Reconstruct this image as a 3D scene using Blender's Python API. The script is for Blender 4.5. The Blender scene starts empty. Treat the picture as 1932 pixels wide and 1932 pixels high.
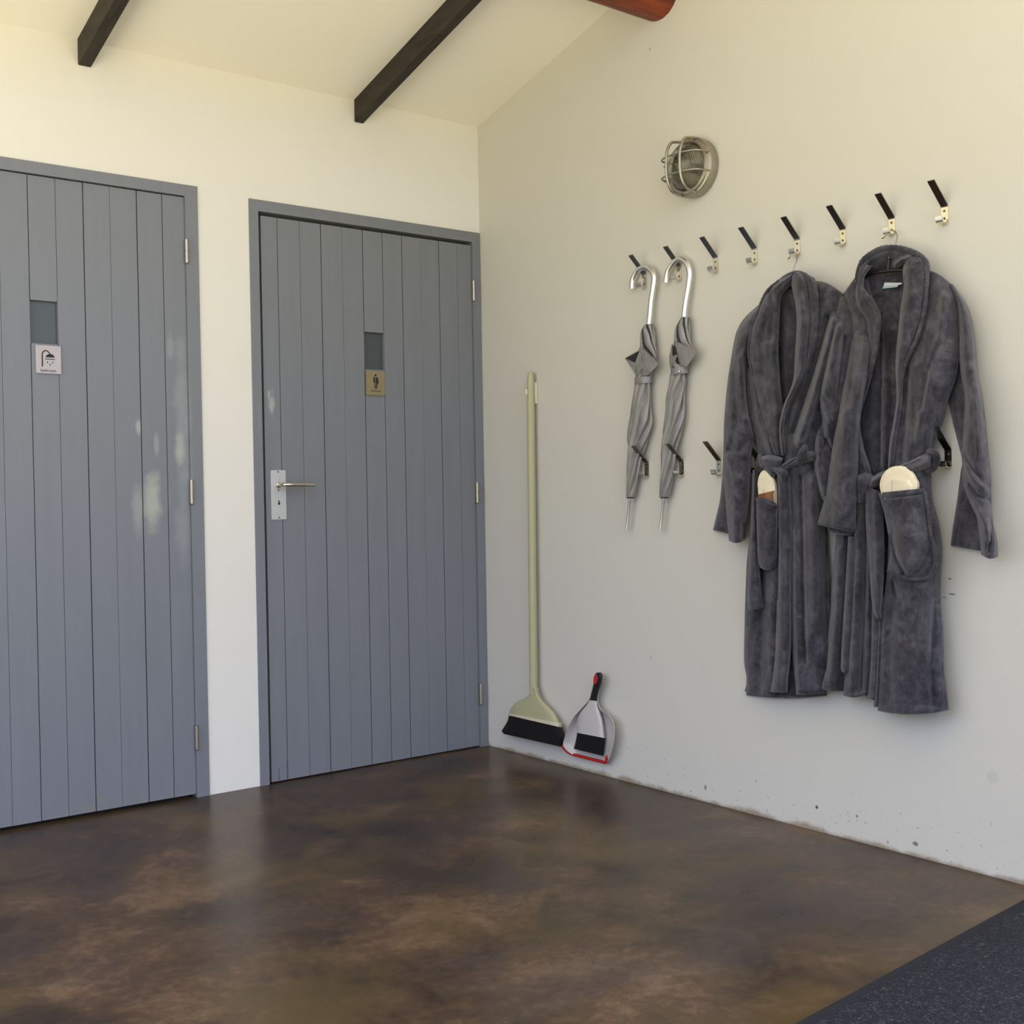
import bpy, bmesh, math, random
import numpy as np
from mathutils import Vector, Matrix, noise as mnoise

random.seed(7)
C = bpy.context.scene.collection
SC = bpy.context.scene

# ------------------------------------------------------------------ camera
CAM = np.array([-2.85992418, -3.8627037, 1.01381132])
YAW, PIT, ROL, FPX = 0.66075269, -0.01390042, -0.01722969, 2235.866
Fv = np.array([math.sin(YAW)*math.cos(PIT), math.cos(YAW)*math.cos(PIT), math.sin(PIT)])
_r = np.cross(Fv, [0, 0, 1]); _r /= np.linalg.norm(_r); _u = np.cross(_r, Fv)
Rv = math.cos(ROL)*_r + math.sin(ROL)*_u
Uv = -math.sin(ROL)*_r + math.cos(ROL)*_u
cd = bpy.data.cameras.new('camera'); co = bpy.data.objects.new('camera', cd); C.objects.link(co)
M = Matrix(((Rv[0], Uv[0], -Fv[0], CAM[0]), (Rv[1], Uv[1], -Fv[1], CAM[1]), (Rv[2], Uv[2], -Fv[2], CAM[2]), (0, 0, 0, 1)))
co.matrix_world = M
cd.sensor_fit = 'HORIZONTAL'; cd.sensor_width = 36.0; cd.lens = FPX/1932*36.0
cd.clip_start = 0.05
SC.camera = co

# ------------------------------------------------------------------ world, exposure
SC.view_settings.view_transform = 'Standard'
SC.view_settings.look = 'None'
SC.view_settings.gamma = 1.0
SC.view_settings.use_curve_mapping = False
SC.view_settings.exposure = 0.0
w = bpy.data.worlds.new('sky'); SC.world = w; w.use_nodes = True
nt = w.node_tree; nt.nodes.clear()
out = nt.nodes.new('ShaderNodeOutputWorld'); bg = nt.nodes.new('ShaderNodeBackground')
tc = nt.nodes.new('ShaderNodeTexCoord'); sp = nt.nodes.new('ShaderNodeSeparateXYZ')
mr = nt.nodes.new('ShaderNodeMapRange'); mr.inputs[1].default_value = -1; mr.inputs[2].default_value = 1
ra = nt.nodes.new('ShaderNodeValToRGB')
el = ra.color_ramp.elements
el[0].position = 0.0; el[0].color = (2.6, 2.32, 1.64, 1)
el[1].position = 1.0; el[1].color = (0.85, 1.08, 1.60, 1)
for p, c in ((0.27, (2.6, 2.32, 1.64, 1)), (0.44, (0.82, 0.78, 0.50, 1)), (0.505, (0.46, 0.50, 0.42, 1)), (0.56, (0.87, 1.00, 1.30, 1)), (0.66, (1.17, 1.31, 1.84, 1))):
    e = el.new(p); e.color = c
bg.inputs[1].default_value = 1.90
nt.links.new(tc.outputs['Generated'], sp.inputs[0]); nt.links.new(sp.outputs[2], mr.inputs[0])
nt.links.new(mr.outputs[0], ra.inputs[0]); nt.links.new(ra.outputs[0], bg.inputs[0]); nt.links.new(bg.outputs[0], out.inputs[0])

# ------------------------------------------------------------------ helpers
def ray(u, v): return Fv + Rv*(u-966)/FPX + Uv*(966-v)/FPX
def onX(u, v, d=0.0):
    q = ray(u, v); t = (-d-CAM[0])/q[0]; return CAM + t*q
def onY(u, v, y=0.0):
    q = ray(u, v); t = (y-CAM[1])/q[1]; return CAM + t*q
def onZ(u, v, z=0.0):
    q = ray(u, v); t = (z-CAM[2])/q[2]; return CAM + t*q

def crs(P, n):
    """resample control points P to n rows with a Catmull-Rom spline"""
    P = np.asarray(P, float)
    if P.ndim == 1: P = P[:, None]
    k = len(P)
    if k == 1: return np.repeat(P, n, 0)
    E_ = np.vstack([2*P[0]-P[1], P, 2*P[-1]-P[-2]])
    o = []
    for s in np.linspace(0, k-1, n):
        i = min(int(s), k-2); t = s-i
        a, b, c, d = E_[i], E_[i+1], E_[i+2], E_[i+3]
        o.append(0.5*(2*b + (c-a)*t + (2*a-5*b+4*c-d)*t*t + (3*b-a-3*c+d)*t**3))
    return np.array(o)

ORG = {}
class MB:
    def __init__(s): s.v = []; s.f = []; s.m = []
    def add(s, V, Fc, m=0):
        b = len(s.v); s.v += [tuple(map(float, p)) for p in V]
        for q in Fc:
            s.f.append([b+i for i in q]); s.m.append(m)
        return s
    def box(s, a, b, m=0):
        x0, y0, z0 = a; x1, y1, z1 = b
        V = [(x0,y0,z0),(x1,y0,z0),(x1,y1,z0),(x0,y1,z0),(x0,y0,z1),(x1,y0,z1),(x1,y1,z1),(x0,y1,z1)]
        return s.add(V, [(0,3,2,1),(4,5,6,7),(0,1,5,4),(1,2,6,5),(2,3,7,6),(3,0,4,7)], m)
    def grid(s, G, m=0, close_u=False, close_v=False):
        n, k = G.shape[:2]; V = G.reshape(-1, 3); Fc = []
        for i in range(n if close_v else n-1):
            for j in range(k if close_u else k-1):
                a = i*k+j; b = i*k+(j+1) % k; c = ((i+1) % n)*k+(j+1) % k; d = ((i+1) % n)*k+j
                Fc.append((a, b, c, d))
        return s.add(V, Fc, m)
    def tube(s, path, rad, seg=10, m=0, flat=1.0, caps=True, up=None):
        P = np.asarray(path, float); n = len(P)
        rad = np.full(n, rad) if np.isscalar(rad) else crs(rad, n)[:, 0]
        T = np.gradient(P, axis=0); T /= np.linalg.norm(T, axis=1)[:, None]+1e-12
        ref = np.array(up if up is not None else (0.13, 0.31, 0.94)); rings = []
        N = None
        for i in range(n):
            if N is None:
                N = np.cross(T[i], ref)
                if np.linalg.norm(N) < 1e-4: N = np.cross(T[i], (1, 0, 0))
            else: N = N - T[i]*(N@T[i])
            N /= np.linalg.norm(N); B = np.cross(T[i], N)
            a = np.linspace(0, 2*math.pi, seg, endpoint=False)
            rings.append(P[i] + rad[i]*(np.cos(a)[:, None]*N + flat*np.sin(a)[:, None]*B))
        G = np.array(rings); b = len(s.v); s.grid(G, m, close_u=True)
        if caps:
            s.f.append([b+j for j in range(seg)][::-1]); s.m.append(m)
            s.f.append([b+(n-1)*seg+j for j in range(seg)]); s.m.append(m)
        return s
    def lathe(s, prof, org, axis, seg=48, m=0, caps=True):
        """prof: (radius, distance along axis)"""
        ax = Vector(axis).normalized(); t1 = ax.orthogonal().normalized(); t2 = ax.cross(t1)
        org = np.array(org); ax, t1, t2 = map(np.array, (ax, t1, t2))
        a = np.linspace(0, 2*math.pi, seg, endpoint=False)
        G = np.array([org + ax*h + r*(np.cos(a)[:, None]*t1 + np.sin(a)[:, None]*t2) for r, h in prof])
        b = len(s.v); s.grid(G, m, close_u=True)
        if caps:
            s.f.append([b+j for j in range(seg)][::-1]); s.m.append(m)
            s.f.append([b+(len(prof)-1)*seg+j for j in range(seg)]); s.m.append(m)
        return s
    def build(s, name, mats, parent=None, smooth=True, bevel=0.0, auto=None):
        me = bpy.data.meshes.new(name); o = bpy.data.objects.new(name, me)
        off = np.zeros(3)
        if parent is not None:
            off = ORG.get(parent.name, np.zeros(3))
        V = [tuple(np.array(p)-off) for p in s.v]
        me.from_pydata(V, [], s.f)
        bm = bmesh.new(); bm.from_mesh(me)
        bmesh.ops.recalc_face_normals(bm, faces=bm.faces)
        if bevel > 0:
            ed = [e for e in bm.edges if e.is_manifold and e.calc_face_angle(0) > 0.6]
            bmesh.ops.bevel(bm, geom=ed, offset=bevel, segments=2, affect='EDGES', profile=0.5)
        bm.to_mesh(me); bm.free()
        if not isinstance(mats, (list, tuple)): mats = [mats]
        for q in mats: me.materials.append(q)
        if len(mats) > 1 and bevel == 0:
            for p, mi in zip(me.polygons, s.m): p.material_index = mi
        for p in me.polygons: p.use_smooth = smooth
        if auto is not None:
            me.set_sharp_from_angle(angle=auto)
        C.objects.link(o)
        if parent is not None:
            o.parent = parent; ORG[o.name] = off
        return o

def thing(name, label, cat, loc, group=None, kind=None):
    o = bpy.data.objects.new(name, None); C.objects.link(o); o.empty_display_size = 0.05
    o.location = tuple(map(float, loc)); o['label'] = label; o['category'] = cat
    if group: o['group'] = group
    if kind: o['kind'] = kind
    ORG[o.name] = np.array(loc, float)
    return o
def tag(o, label, cat, group=None, kind=None):
    o['label'] = label; o['category'] = cat
    if group: o['group'] = group
    if kind: o['kind'] = kind
    return o
def copy_tree(o, parent=None):
    c = o.copy(); C.objects.link(c)
    if parent is not None: c.parent = parent
    for ch in list(o.children): copy_tree(ch, c)
    return c

# ------------------------------------------------------------------ materials
def S(r, g, b):
    f = lambda c: (c/255/12.92) if c/255 <= .04045 else ((c/255+.055)/1.055)**2.4
    return (f(r), f(g), f(b), 1)
class Mat:
    def __init__(s, name):
        s.m = bpy.data.materials.new(name); s.m.use_nodes = True
        s.t = s.m.node_tree; s.b = s.t.nodes['Principled BSDF']
        s.pos = None
    def n(s, typ, **kw):
        q = s.t.nodes.new(typ)
        for k, v in kw.items(): setattr(q, k, v)
        return q
    def l(s, a, b): s.t.links.new(a, b)
    def set(s, col=None, rough=None, metal=None, spec=None, **kw):
        if col is not None: s.b.inputs['Base Color'].default_value = col
        if rough is not None: s.b.inputs['Roughness'].default_value = rough
        if metal is not None: s.b.inputs['Metallic'].default_value = metal
        if spec is not None: s.b.inputs['Specular IOR Level'].default_value = spec
        for k, v in kw.items(): s.b.inputs[k].default_value = v
        return s
    def P(s):
        if s.pos is None: s.pos = s.n('ShaderNodeNewGeometry').outputs['Position']
        return s.pos
    def mapping(s, scale=(1, 1, 1), loc=(0, 0, 0), rot=(0, 0, 0)):
        q = s.n('ShaderNodeMapping'); q.inputs['Scale'].default_value = scale; q.inputs['Location'].default_value = loc
        q.inputs['Rotation'].default_value = rot
        s.l(s.P(), q.inputs[0]); return q.outputs[0]
    def noise(s, scale, detail=3, rough=.55, vec=None, dist=0.0):
        q = s.n('ShaderNodeTexNoise'); q.inputs['Scale'].default_value = scale; q.inputs['Detail'].default_value = detail
        q.inputs['Roughness'].default_value = rough; q.inputs['Distortion'].default_value = dist
        s.l(vec if vec is not None else s.P(), q.inputs['Vector']); return q.outputs['Fac']
    def ramp(s, fac, stops):
        q = s.n('ShaderNodeValToRGB'); e = q.color_ramp.elements
        e[0].position, e[0].color = stops[0]; e[1].position, e[1].color = stops[-1]
        for p, c in stops[1:-1]:
            k = e.new(p); k.color = c
        s.l(fac, q.inputs[0]); return q.outputs[0]
    def mix(s, a, b, fac):
        q = s.n('ShaderNodeMix', data_type='RGBA')
        for v, i in ((fac, 0), (a, 6), (b, 7)):
            if hasattr(v, 'node'): s.l(v, q.inputs[i])
            else: q.inputs[i].default_value = v
        return q.outputs[2]
    def math(s, op, a, b=0.0, clamp=False):
        q = s.n('ShaderNodeMath', operation=op, use_clamp=clamp)
        for v, i in ((a, 0), (b, 1)):
            if hasattr(v, 'node'): s.l(v, q.inputs[i])
            else: q.inputs[i].default_value = v
        return q.outputs[0]
    def smooth(s, v, a, b):
        q = s.n('ShaderNodeMapRange', interpolation_type='SMOOTHSTEP')
        s.l(v, q.inputs[0]); q.inputs[1].default_value = a; q.inputs[2].default_value = b
        return q.outputs[0]
    def blob(s, c, r, jag=0.5, nscale=12.0, soft=.62):
        """soft ragged elliptical patch of its own shape, centre c, radii r"""
        q = s.n('ShaderNodeVectorMath', operation='SUBTRACT'); s.l(s.P(), q.inputs[0]); q.inputs[1].default_value = c
        d = s.n('ShaderNodeVectorMath', operation='DIVIDE'); s.l(q.outputs[0], d.inputs[0]); d.inputs[1].default_value = r
        L = s.n('ShaderNodeVectorMath', operation='LENGTH'); s.l(d.outputs[0], L.inputs[0])
        nz = s.noise(nscale, 4)
        k = s.math('ADD', L.outputs['Value'], s.math('MULTIPLY', s.math('SUBTRACT', nz, 0.5), jag*2))
        return s.smooth(k, 1.05, soft)
    def bump(s, h, strength, dist=0.002):
        q = s.n('ShaderNodeBump'); q.inputs['Strength'].default_value = strength; q.inputs['Distance'].default_value = dist
        s.l(h, q.inputs['Height']); s.l(q.outputs[0], s.b.inputs['Normal'])
    def col(s, c): s.l(c, s.b.inputs['Base Color'])
    def rough(s, c): s.l(c, s.b.inputs['Roughness'])

def simple(name, col, rough=.5, metal=0.0, spec=.5, vary=.08, nscale=30, **kw):
    m = Mat(name).set(col, rough, metal, spec, **kw)
    if vary:
        n_ = m.noise(nscale, 4)
        a = tuple(min(1, c*(1-vary)) for c in col[:3])+(1,); b = tuple(min(1, c*(1+vary)) for c in col[:3])+(1,)
        m.col(m.mix(a, b, n_))
    return m.m

# plaster
def plaster(name, base, dirt):
    m = Mat(name).set(base, .85, spec=.25)
    n1 = m.noise(2.2, 4); n2 = m.noise(140, 3); n3 = m.noise(9, 5)
    c = m.mix(tuple(x*.965 for x in base[:3])+(1,), base, n1)
    if dirt:
        sx = m.n('ShaderNodeSeparateXYZ'); m.l(m.P(), sx.inputs[0])
        low = m.smooth(sx.outputs[2], .10, .0)
        sm = m.noise(70, 3, .6)
        spk = m.math('MULTIPLY', m.smooth(sm, .62, .72), m.smooth(sx.outputs[2], .22, .01))
        far = m.smooth(sx.outputs[1], -.45, -1.0)
        spk = m.math('MULTIPLY', spk, m.math('ADD', m.math('MULTIPLY', far, .75), .25))
        c = m.mix(c, S(110, 105, 95), m.math('MULTIPLY', spk, .75))
        edge = m.math('MULTIPLY', m.smooth(m.math('ADD', sx.outputs[2], m.math('MULTIPLY', m.math('SUBTRACT', n3, .5), .06)), .018, .0), .7)
        c = m.mix(c, S(120, 100, 70), edge)
        # separate chips and scuffs
        for (u, v, ry, rz, col, k) in ((1331, 1486, .006, .011, S(120, 125, 110), .9), (1541, 1523, .006, .006, S(60, 60, 62), .9),
                                       (1872, 1465, .02, .02, S(160, 156, 150), .22), (1727, 1592, .010, .007, S(90, 88, 84), .8),
                                       (1617, 1540, .005, .005, S(90, 88, 84), .7), (1792, 1092, .006, .0022, S(70, 66, 60), .9),
                                       (1796, 1121, .012, .0016, S(40, 38, 36), .95), (1782, 1127, .008, .0012, S(90, 86, 80), .8),
                                       (1228, 1241, .0025, .006, S(130, 126, 115), .8), (1226, 93, .006, .005, S(150, 145, 120), .7)):
            p = onX(u, v)
            c = m.mix(c, col, m.math('MULTIPLY', m.blob(tuple(p), (.05, ry, rz), .25, 60), k))
    m.col(c)
    m.bump(m.math('ADD', m.math('MULTIPLY', n2, .5), n3), .12, .003)
    return m.m
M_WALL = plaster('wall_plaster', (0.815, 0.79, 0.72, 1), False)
M_WALLR = plaster('right_wall_plaster_dimmed', (0.60, 0.58, 0.515, 1), True)  # same plaster, darkened so the colour carries this wall's weaker light
M_CEIL = plaster('ceiling_board', (0.85, 0.825, 0.74, 1), False)

# stained concrete
def floor_mat():
    m = Mat('stained_concrete').set(rough=.3, spec=.22)
    v1 = m.mapping((1, 1.25, 1), rot=(0, 0, .6))
    a = m.noise(1.5, 6, .62, v1, .6); b = m.noise(4.2, 6, .65, None, .8); f = m.noise(38, 5, .7); h = m.noise(2.6, 4, .5, m.mapping((1, 1, 1), (5, 3, 0)))
    k = m.math('ADD', m.math('MULTIPLY', a, .46), m.math('ADD', m.math('MULTIPLY', b, .34), m.math('MULTIPLY', f, .22)))
    c = m.ramp(k, [(.36, S(34, 27, 21)), (.46, S(56, 43, 32)), (.54, S(78, 60, 43)), (.62, S(106, 85, 63)), (.71, S(122, 103, 83))])
    c = m.mix(c, S(84, 70, 34), m.math('MULTIPLY', m.smooth(h, .5, .68), .45))
    c = m.mix(c, S(52, 46, 50), m.math('MULTIPLY', m.smooth(h, .48, .34), .35))
    vo = m.n('ShaderNodeTexVoronoi', feature='DISTANCE_TO_EDGE'); vo.inputs['Scale'].default_value = 1.7
    wv = m.n('ShaderNodeVectorMath', operation='ADD'); m.l(m.P(), wv.inputs[0])
    nn = m.n('ShaderNodeTexNoise'); nn.inputs['Scale'].default_value = 5; nn.inputs['Detail'].default_value = 5; m.l(m.P(), nn.inputs['Vector'])
    sc_ = m.n('ShaderNodeVectorMath', operation='SCALE'); sc_.inputs['Scale'].default_value = .35; m.l(nn.outputs['Color'], sc_.inputs[0])
    m.l(sc_.outputs[0], wv.inputs[1]); m.l(wv.outputs[0], vo.inputs['Vector'])
    crack = m.math('MULTIPLY', m.smooth(vo.outputs['Distance'], .0045, .0015), m.smooth(m.noise(1.1, 2), .50, .60))
    c = m.mix(c, S(34, 30, 27), m.math('MULTIPLY', crack, .4))
    spk = m.smooth(m.noise(160, 1, .3), .80, .84)
    c = m.mix(c, S(190, 180, 170), m.math('MULTIPLY', spk, .5))
    m.col(c)
    m.rough(m.math('ADD', m.math('MULTIPLY', b, .22), .20))
    m.bump(m.math('ADD', m.math('MULTIPLY', f, .3), b), .10, .004)
    return m.m
M_FLOOR = floor_mat()

def door_mat():
    m = Mat('grey_door_paint').set(rough=.42, spec=.45)
    base = S(121, 124, 130)
    v = m.mapping((9, 9, .9)); st = m.noise(3, 5, .6, v); f = m.noise(160, 2)
    c = m.mix(tuple(x*.90 for x in base[:3])+(1,), tuple(x*1.08 for x in base[:3])+(1,), st)
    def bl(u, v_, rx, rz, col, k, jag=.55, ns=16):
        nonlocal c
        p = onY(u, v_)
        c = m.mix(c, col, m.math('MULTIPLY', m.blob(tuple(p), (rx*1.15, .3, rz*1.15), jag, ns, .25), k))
    bl(345, 800, .030, .33, S(150, 156, 156), .55)  # tall grey streak: gloss sheen put into the paint, among filler patches
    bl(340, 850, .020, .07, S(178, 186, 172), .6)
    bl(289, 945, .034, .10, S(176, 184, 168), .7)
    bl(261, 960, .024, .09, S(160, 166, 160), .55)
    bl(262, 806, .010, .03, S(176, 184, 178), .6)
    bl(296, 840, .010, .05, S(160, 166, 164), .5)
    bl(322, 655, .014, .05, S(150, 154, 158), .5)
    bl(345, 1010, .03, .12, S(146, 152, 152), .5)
    bl(514, 762, .012, .05, S(178, 186, 178), .6, .7, 30)
    bl(508, 745, .005, .02, S(186, 194, 186), .6, .5, 40)
    bl(488, 790, .006, .10, S(140, 150, 148), .4)
    for (u, v_) in ((190, 1509), (268, 1508), (170, 1525)):
        bl(u, v_, .010, .012, S(132, 128, 104), .7)
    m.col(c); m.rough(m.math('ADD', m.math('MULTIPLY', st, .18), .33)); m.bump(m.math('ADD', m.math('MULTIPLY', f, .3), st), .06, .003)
    return m.m
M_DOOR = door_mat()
M_CRACK = simple('old_split_wood', S(40, 40, 42), .9)
M_PANE = simple('frosted_pane', S(70, 78, 80), .35, vary=.05)

def wood(name, c0, c1, rough=.6, sc=(1, 22, 22)):
    m = Mat(name).set(rough=rough, spec=.35)
    v = m.mapping(sc); n_ = m.noise(2.2, 6, .65, v, .6)
    m.col(m.mix(c0, c1, m.smooth(n_, .3, .7))); m.bump(n_, .25, .004)
    return m.m
M_BEAM = wood('dark_rafter_wood', S(34, 29, 24), S(56, 48, 40), .65, (30, 2.5, 12))
M_LOG = wood('red_brown_log', S(84, 34, 20), S(140, 62, 34), .5, (2.0, 20, 20))

def metal(name, col, rough, vary=.06):
    m = Mat(name).set(col, rough, 1.0)
    n_ = m.noise(90, 3); m.rough(m.math('ADD', m.math('MULTIPLY', n_, .12), rough-.06)); return m.m
M_STEEL = metal('brushed_steel', (.74, .71, .62, 1), .16)
M_ARM = metal('steel_dark_reflection', (.30, .28, .25, 1), .2)  # same steel as the plate, a dark reflection put into its colour
M_CHROME = metal('satin_nickel', (.62, .58, .50, 1), .25)
M_ALU = metal('umbrella_aluminium', (.78, .78, .78, 1), .30)
M_HINGE = metal('hinge_steel', (.46, .42, .34, 1), .35)
M_PLATE = simple('satin_aluminium_plate', S(196, 198, 198), .4, .35, vary=.03)
M_LAMPM = metal('dull_lamp_metal', (.40, .37, .31, 1), .40)
M_SCREW = metal('dark_screw', (.18, .15, .10, 1), .45)
M_BLACK = simple('black_ink', S(22, 20, 20), .6, vary=0)
M_HOLE = simple('keyhole_dark', S(12, 12, 12), .8, vary=0)
M_SIGNP = simple('pale_sign_plate', S(182, 175, 180), .45, vary=.03)
M_SIGNB = simple('brassy_sign_plate', S(148, 135, 106), .4, .35, vary=.08, nscale=18)
M_BROOM = simple('pale_green_plastic', S(174, 171, 134), .42, vary=.03)
M_CREAM = simple('cream_plastic', S(212, 202, 178), .45, vary=.02)
M_WHITE = simple('white_plastic', S(194, 189, 184), .38, vary=.03)
M_RED = simple('red_rubber', S(186, 28, 24), .45, vary=.05)
M_BLKPL = simple('black_plastic', S(22, 21, 22), .35, vary=.1)
M_WIRE = metal('hanger_wire', (.35, .33, .30, 1), .35)
M_LABEL = simple('white_care_tag', S(190, 188, 190), .7, vary=.1, nscale=300)
M_TEAL = simple('pale_teal_tag_band', S(150, 178, 184), .7, vary=.05)
M_BROWN = simple('brown_paper_sleeve', S(120, 78, 34), .7, vary=.12)
M_BULB = simple('lamp_interior', S(150, 145, 130), .5)

def bristle():
    m = Mat('black_bristle').set(S(14, 12, 13), .75, spec=.3)
    v = m.mapping((60, 260, 8)); n_ = m.noise(2, 3, .6, v)
    m.col(m.mix(S(7, 6, 7), S(22, 20, 21), n_)); m.bump(n_, .8, .004); return m.m
M_BRIST = bristle()

def fleece(name, k=1.0, tint=(1, 1, 1)):
    m = Mat(name).set(rough=1.0, spec=.12)
    m.set(**{'Sheen Weight': .42, 'Sheen Roughness': .45})
    m.b.inputs['Sheen Tint'].default_value = (.75, .75, .8, 1)
    a = m.noise(16, 5, .62, None, .7); b = m.noise(60, 4, .6); f = m.noise(420, 2, .5)
    kk = m.math('ADD', m.math('MULTIPLY', a, .65), m.math('MULTIPLY', b, .35))
    sc = lambda c: tuple(x*k*t for x, t in zip(c[:3], tint))+(1,)
    m.col(m.ramp(kk, [(.36, sc(S(51, 49, 55))), (.5, sc(S(78, 76, 83))), (.64, sc(S(106, 103, 109)))]))
    m.bump(m.math('ADD', m.math('MULTIPLY', f, .55), m.math('MULTIPLY', b, .6)), .55, .004)
    return m.m
M_FLEECE = fleece('grey_fleece', .68)

def terry():
    m = Mat('slipper_cotton').set(S(226, 214, 186), .9, spec=.2)
    n_ = m.noise(300, 2); m.col(m.mix(S(214, 200, 168), S(236, 226, 200), m.noise(40, 3))); m.bump(n_, .3, .002); return m.m
M_SLIP = terry()

def umb():
    m = Mat('silver_umbrella_cloth').set(S(132, 130, 128), .42, .25, .5)
    n_ = m.noise(26, 4); m.col(m.mix(S(112, 110, 108), S(156, 153, 150), n_)); m.bump(m.noise(60, 3), .15, .003); return m.m
M_UMB = umb()
M_UMBIN = simple('umbrella_black_lining', S(24, 23, 25), .6, vary=.1)

def matmat(name, dark):
    m = Mat(name).set(rough=.8, spec=.3)
    n_ = m.noise(120, 3, .7); g = m.noise(260, 2, .6)
    if dark: m.col(m.mix(S(24, 25, 31), S(34, 35, 42), n_))
    else: m.col(m.ramp(m.math('ADD', m.math('MULTIPLY', n_, .5), m.math('MULTIPLY', g, .5)), [(.42, S(14, 15, 19)), (.56, S(34, 35, 42)), (.70, S(104, 107, 115))]))
    m.bump(n_, .6 if not dark else .2, .004); return m.m
M_MAT = matmat('flecked_mat_pile', False); M_MATB = matmat('rubber_mat_edge', True)

def glass():
    m = Mat('ribbed_lamp_glass').set((.92, .92, .88, 1), .06, **{'Transmission Weight': 1.0, 'IOR': 1.25})
    return m.m
M_GLASS = glass()

# ------------------------------------------------------------------ setting
SL = 0.2687; Z0 = 2.503
def ceil_z(y): return Z0 - SL*y
XL = -3.9
LY = -1.6
YE = -4.7      # front edge of the roofed space
# floor
o = MB().box((XL, YE, -.12), (.2, .16, 0)).build('floor', M_FLOOR, smooth=False)
tag(o, 'dark brown stained concrete floor with mottled patches', 'floor', kind='structure')
# right wall with sloped top
YR = -2.75
V = []
for x in (0, .2):
    V += [(x, 0.16, -.12), (x, YR, -.12), (x, YR, ceil_z(YR)+.03), (x, 0.16, ceil_z(.16)+.03)]
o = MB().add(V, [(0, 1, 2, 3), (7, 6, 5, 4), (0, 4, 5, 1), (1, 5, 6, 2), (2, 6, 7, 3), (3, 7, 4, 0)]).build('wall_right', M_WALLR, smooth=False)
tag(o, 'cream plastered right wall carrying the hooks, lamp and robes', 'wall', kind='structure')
# back wall with door openings
D1 = (-2.222, -1.199, 2.088); D2 = (-1.009, -.002, 2.075)
mb = MB(); T = .07
mb.box((XL, 0, 0), (D1[0], T, Z0)).box((D1[1], 0, 0), (D2[0], T, Z0))
mb.box((D1[0], 0, D1[2]), (D1[1], T, Z0)).box((D2[0], 0, D2[2]), (0, T, Z0))
mb.box((XL, T, -.12), (0, .16, Z0))
o = mb.build('wall_back', M_WALL, smooth=False)
tag(o, 'cream plastered back wall around the two grey doors', 'wall', kind='structure')
o = MB().box((XL, YE, -.12), (-3.0, YE+.16, ceil_z(YE))).build('added_front_wall', M_WALL, smooth=False)  # unseen wall added to cut the light from the front opening
tag(o, 'added unseen wall behind the camera, limiting light from the open front', 'wall', kind='structure')
# ceiling
V = []
for (y) in (0.16, YE):
    for dz in (0, .08):
        V += [(XL-.3, y, ceil_z(y)+dz), (.6, y, ceil_z(y)+dz)]
o = MB().add(V, [(0, 1, 5, 4), (2, 6, 7, 3), (0, 2, 3, 1), (4, 5, 7, 6), (0, 4, 6, 2), (1, 3, 7, 5)]).build('ceiling', M_CEIL, smooth=False)
tag(o, 'pale sloping ceiling rising away from the doors', 'ceiling', kind='structure')

# rafters
def rafter(x0, x1, lab):
    mb = MB(); V = []
    for y in (-.0005, -4.5):
        for z in (ceil_z(y)-.083, ceil_z(y)+.002):
            for x in (x0, x1): V.append((x, y, z))
    mb.add(V, [(0, 1, 3, 2), (4, 6, 7, 5), (0, 4, 5, 1), (2, 3, 7, 6), (0, 2, 6, 4), (1, 5, 7, 3)])
    # a finer mesh with slightly uneven sawn faces
    o = mb.build('rafter', M_BEAM, smooth=False, bevel=.003)
    tag(o, lab, 'rafter', 'dark ceiling rafters')
rafter(-1.593, -1.551, 'dark wooden rafter over the left door with bathroom sign')
rafter(-.573, -.535, 'dark wooden rafter over the right door near the room corner')
# log purlin
mb = MB(); xs = np.linspace(XL-.2, .0, 60); seg = 40; a = np.linspace(0, 2*math.pi, seg, endpoint=False)
G = []
for x in xs:
    row = []
    for t in a:
        r = .090*(1+.035*(mnoise.noise(Vector((x*1.3, math.cos(t)*1.2, math.sin(t)*1.2))))+.012*mnoise.noise(Vector((x*6, math.cos(t)*5, math.sin(t)*5))))
        row.append((x, -1.034+r*math.cos(t), 2.686+r*math.sin(t)))
    G.append(row)
G = np.array(G); mb.grid(G, close_u=True); mb.f.append(list(range(seg))[::-1]); mb.m.append(0); mb.f.append([59*seg+j for j in range(seg)]); mb.m.append(0)
o = mb.build('roof_log', M_LOG, auto=.7)
tag(o, 'red-brown round log beam entering the right wall below the ceiling', 'beam')

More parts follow.
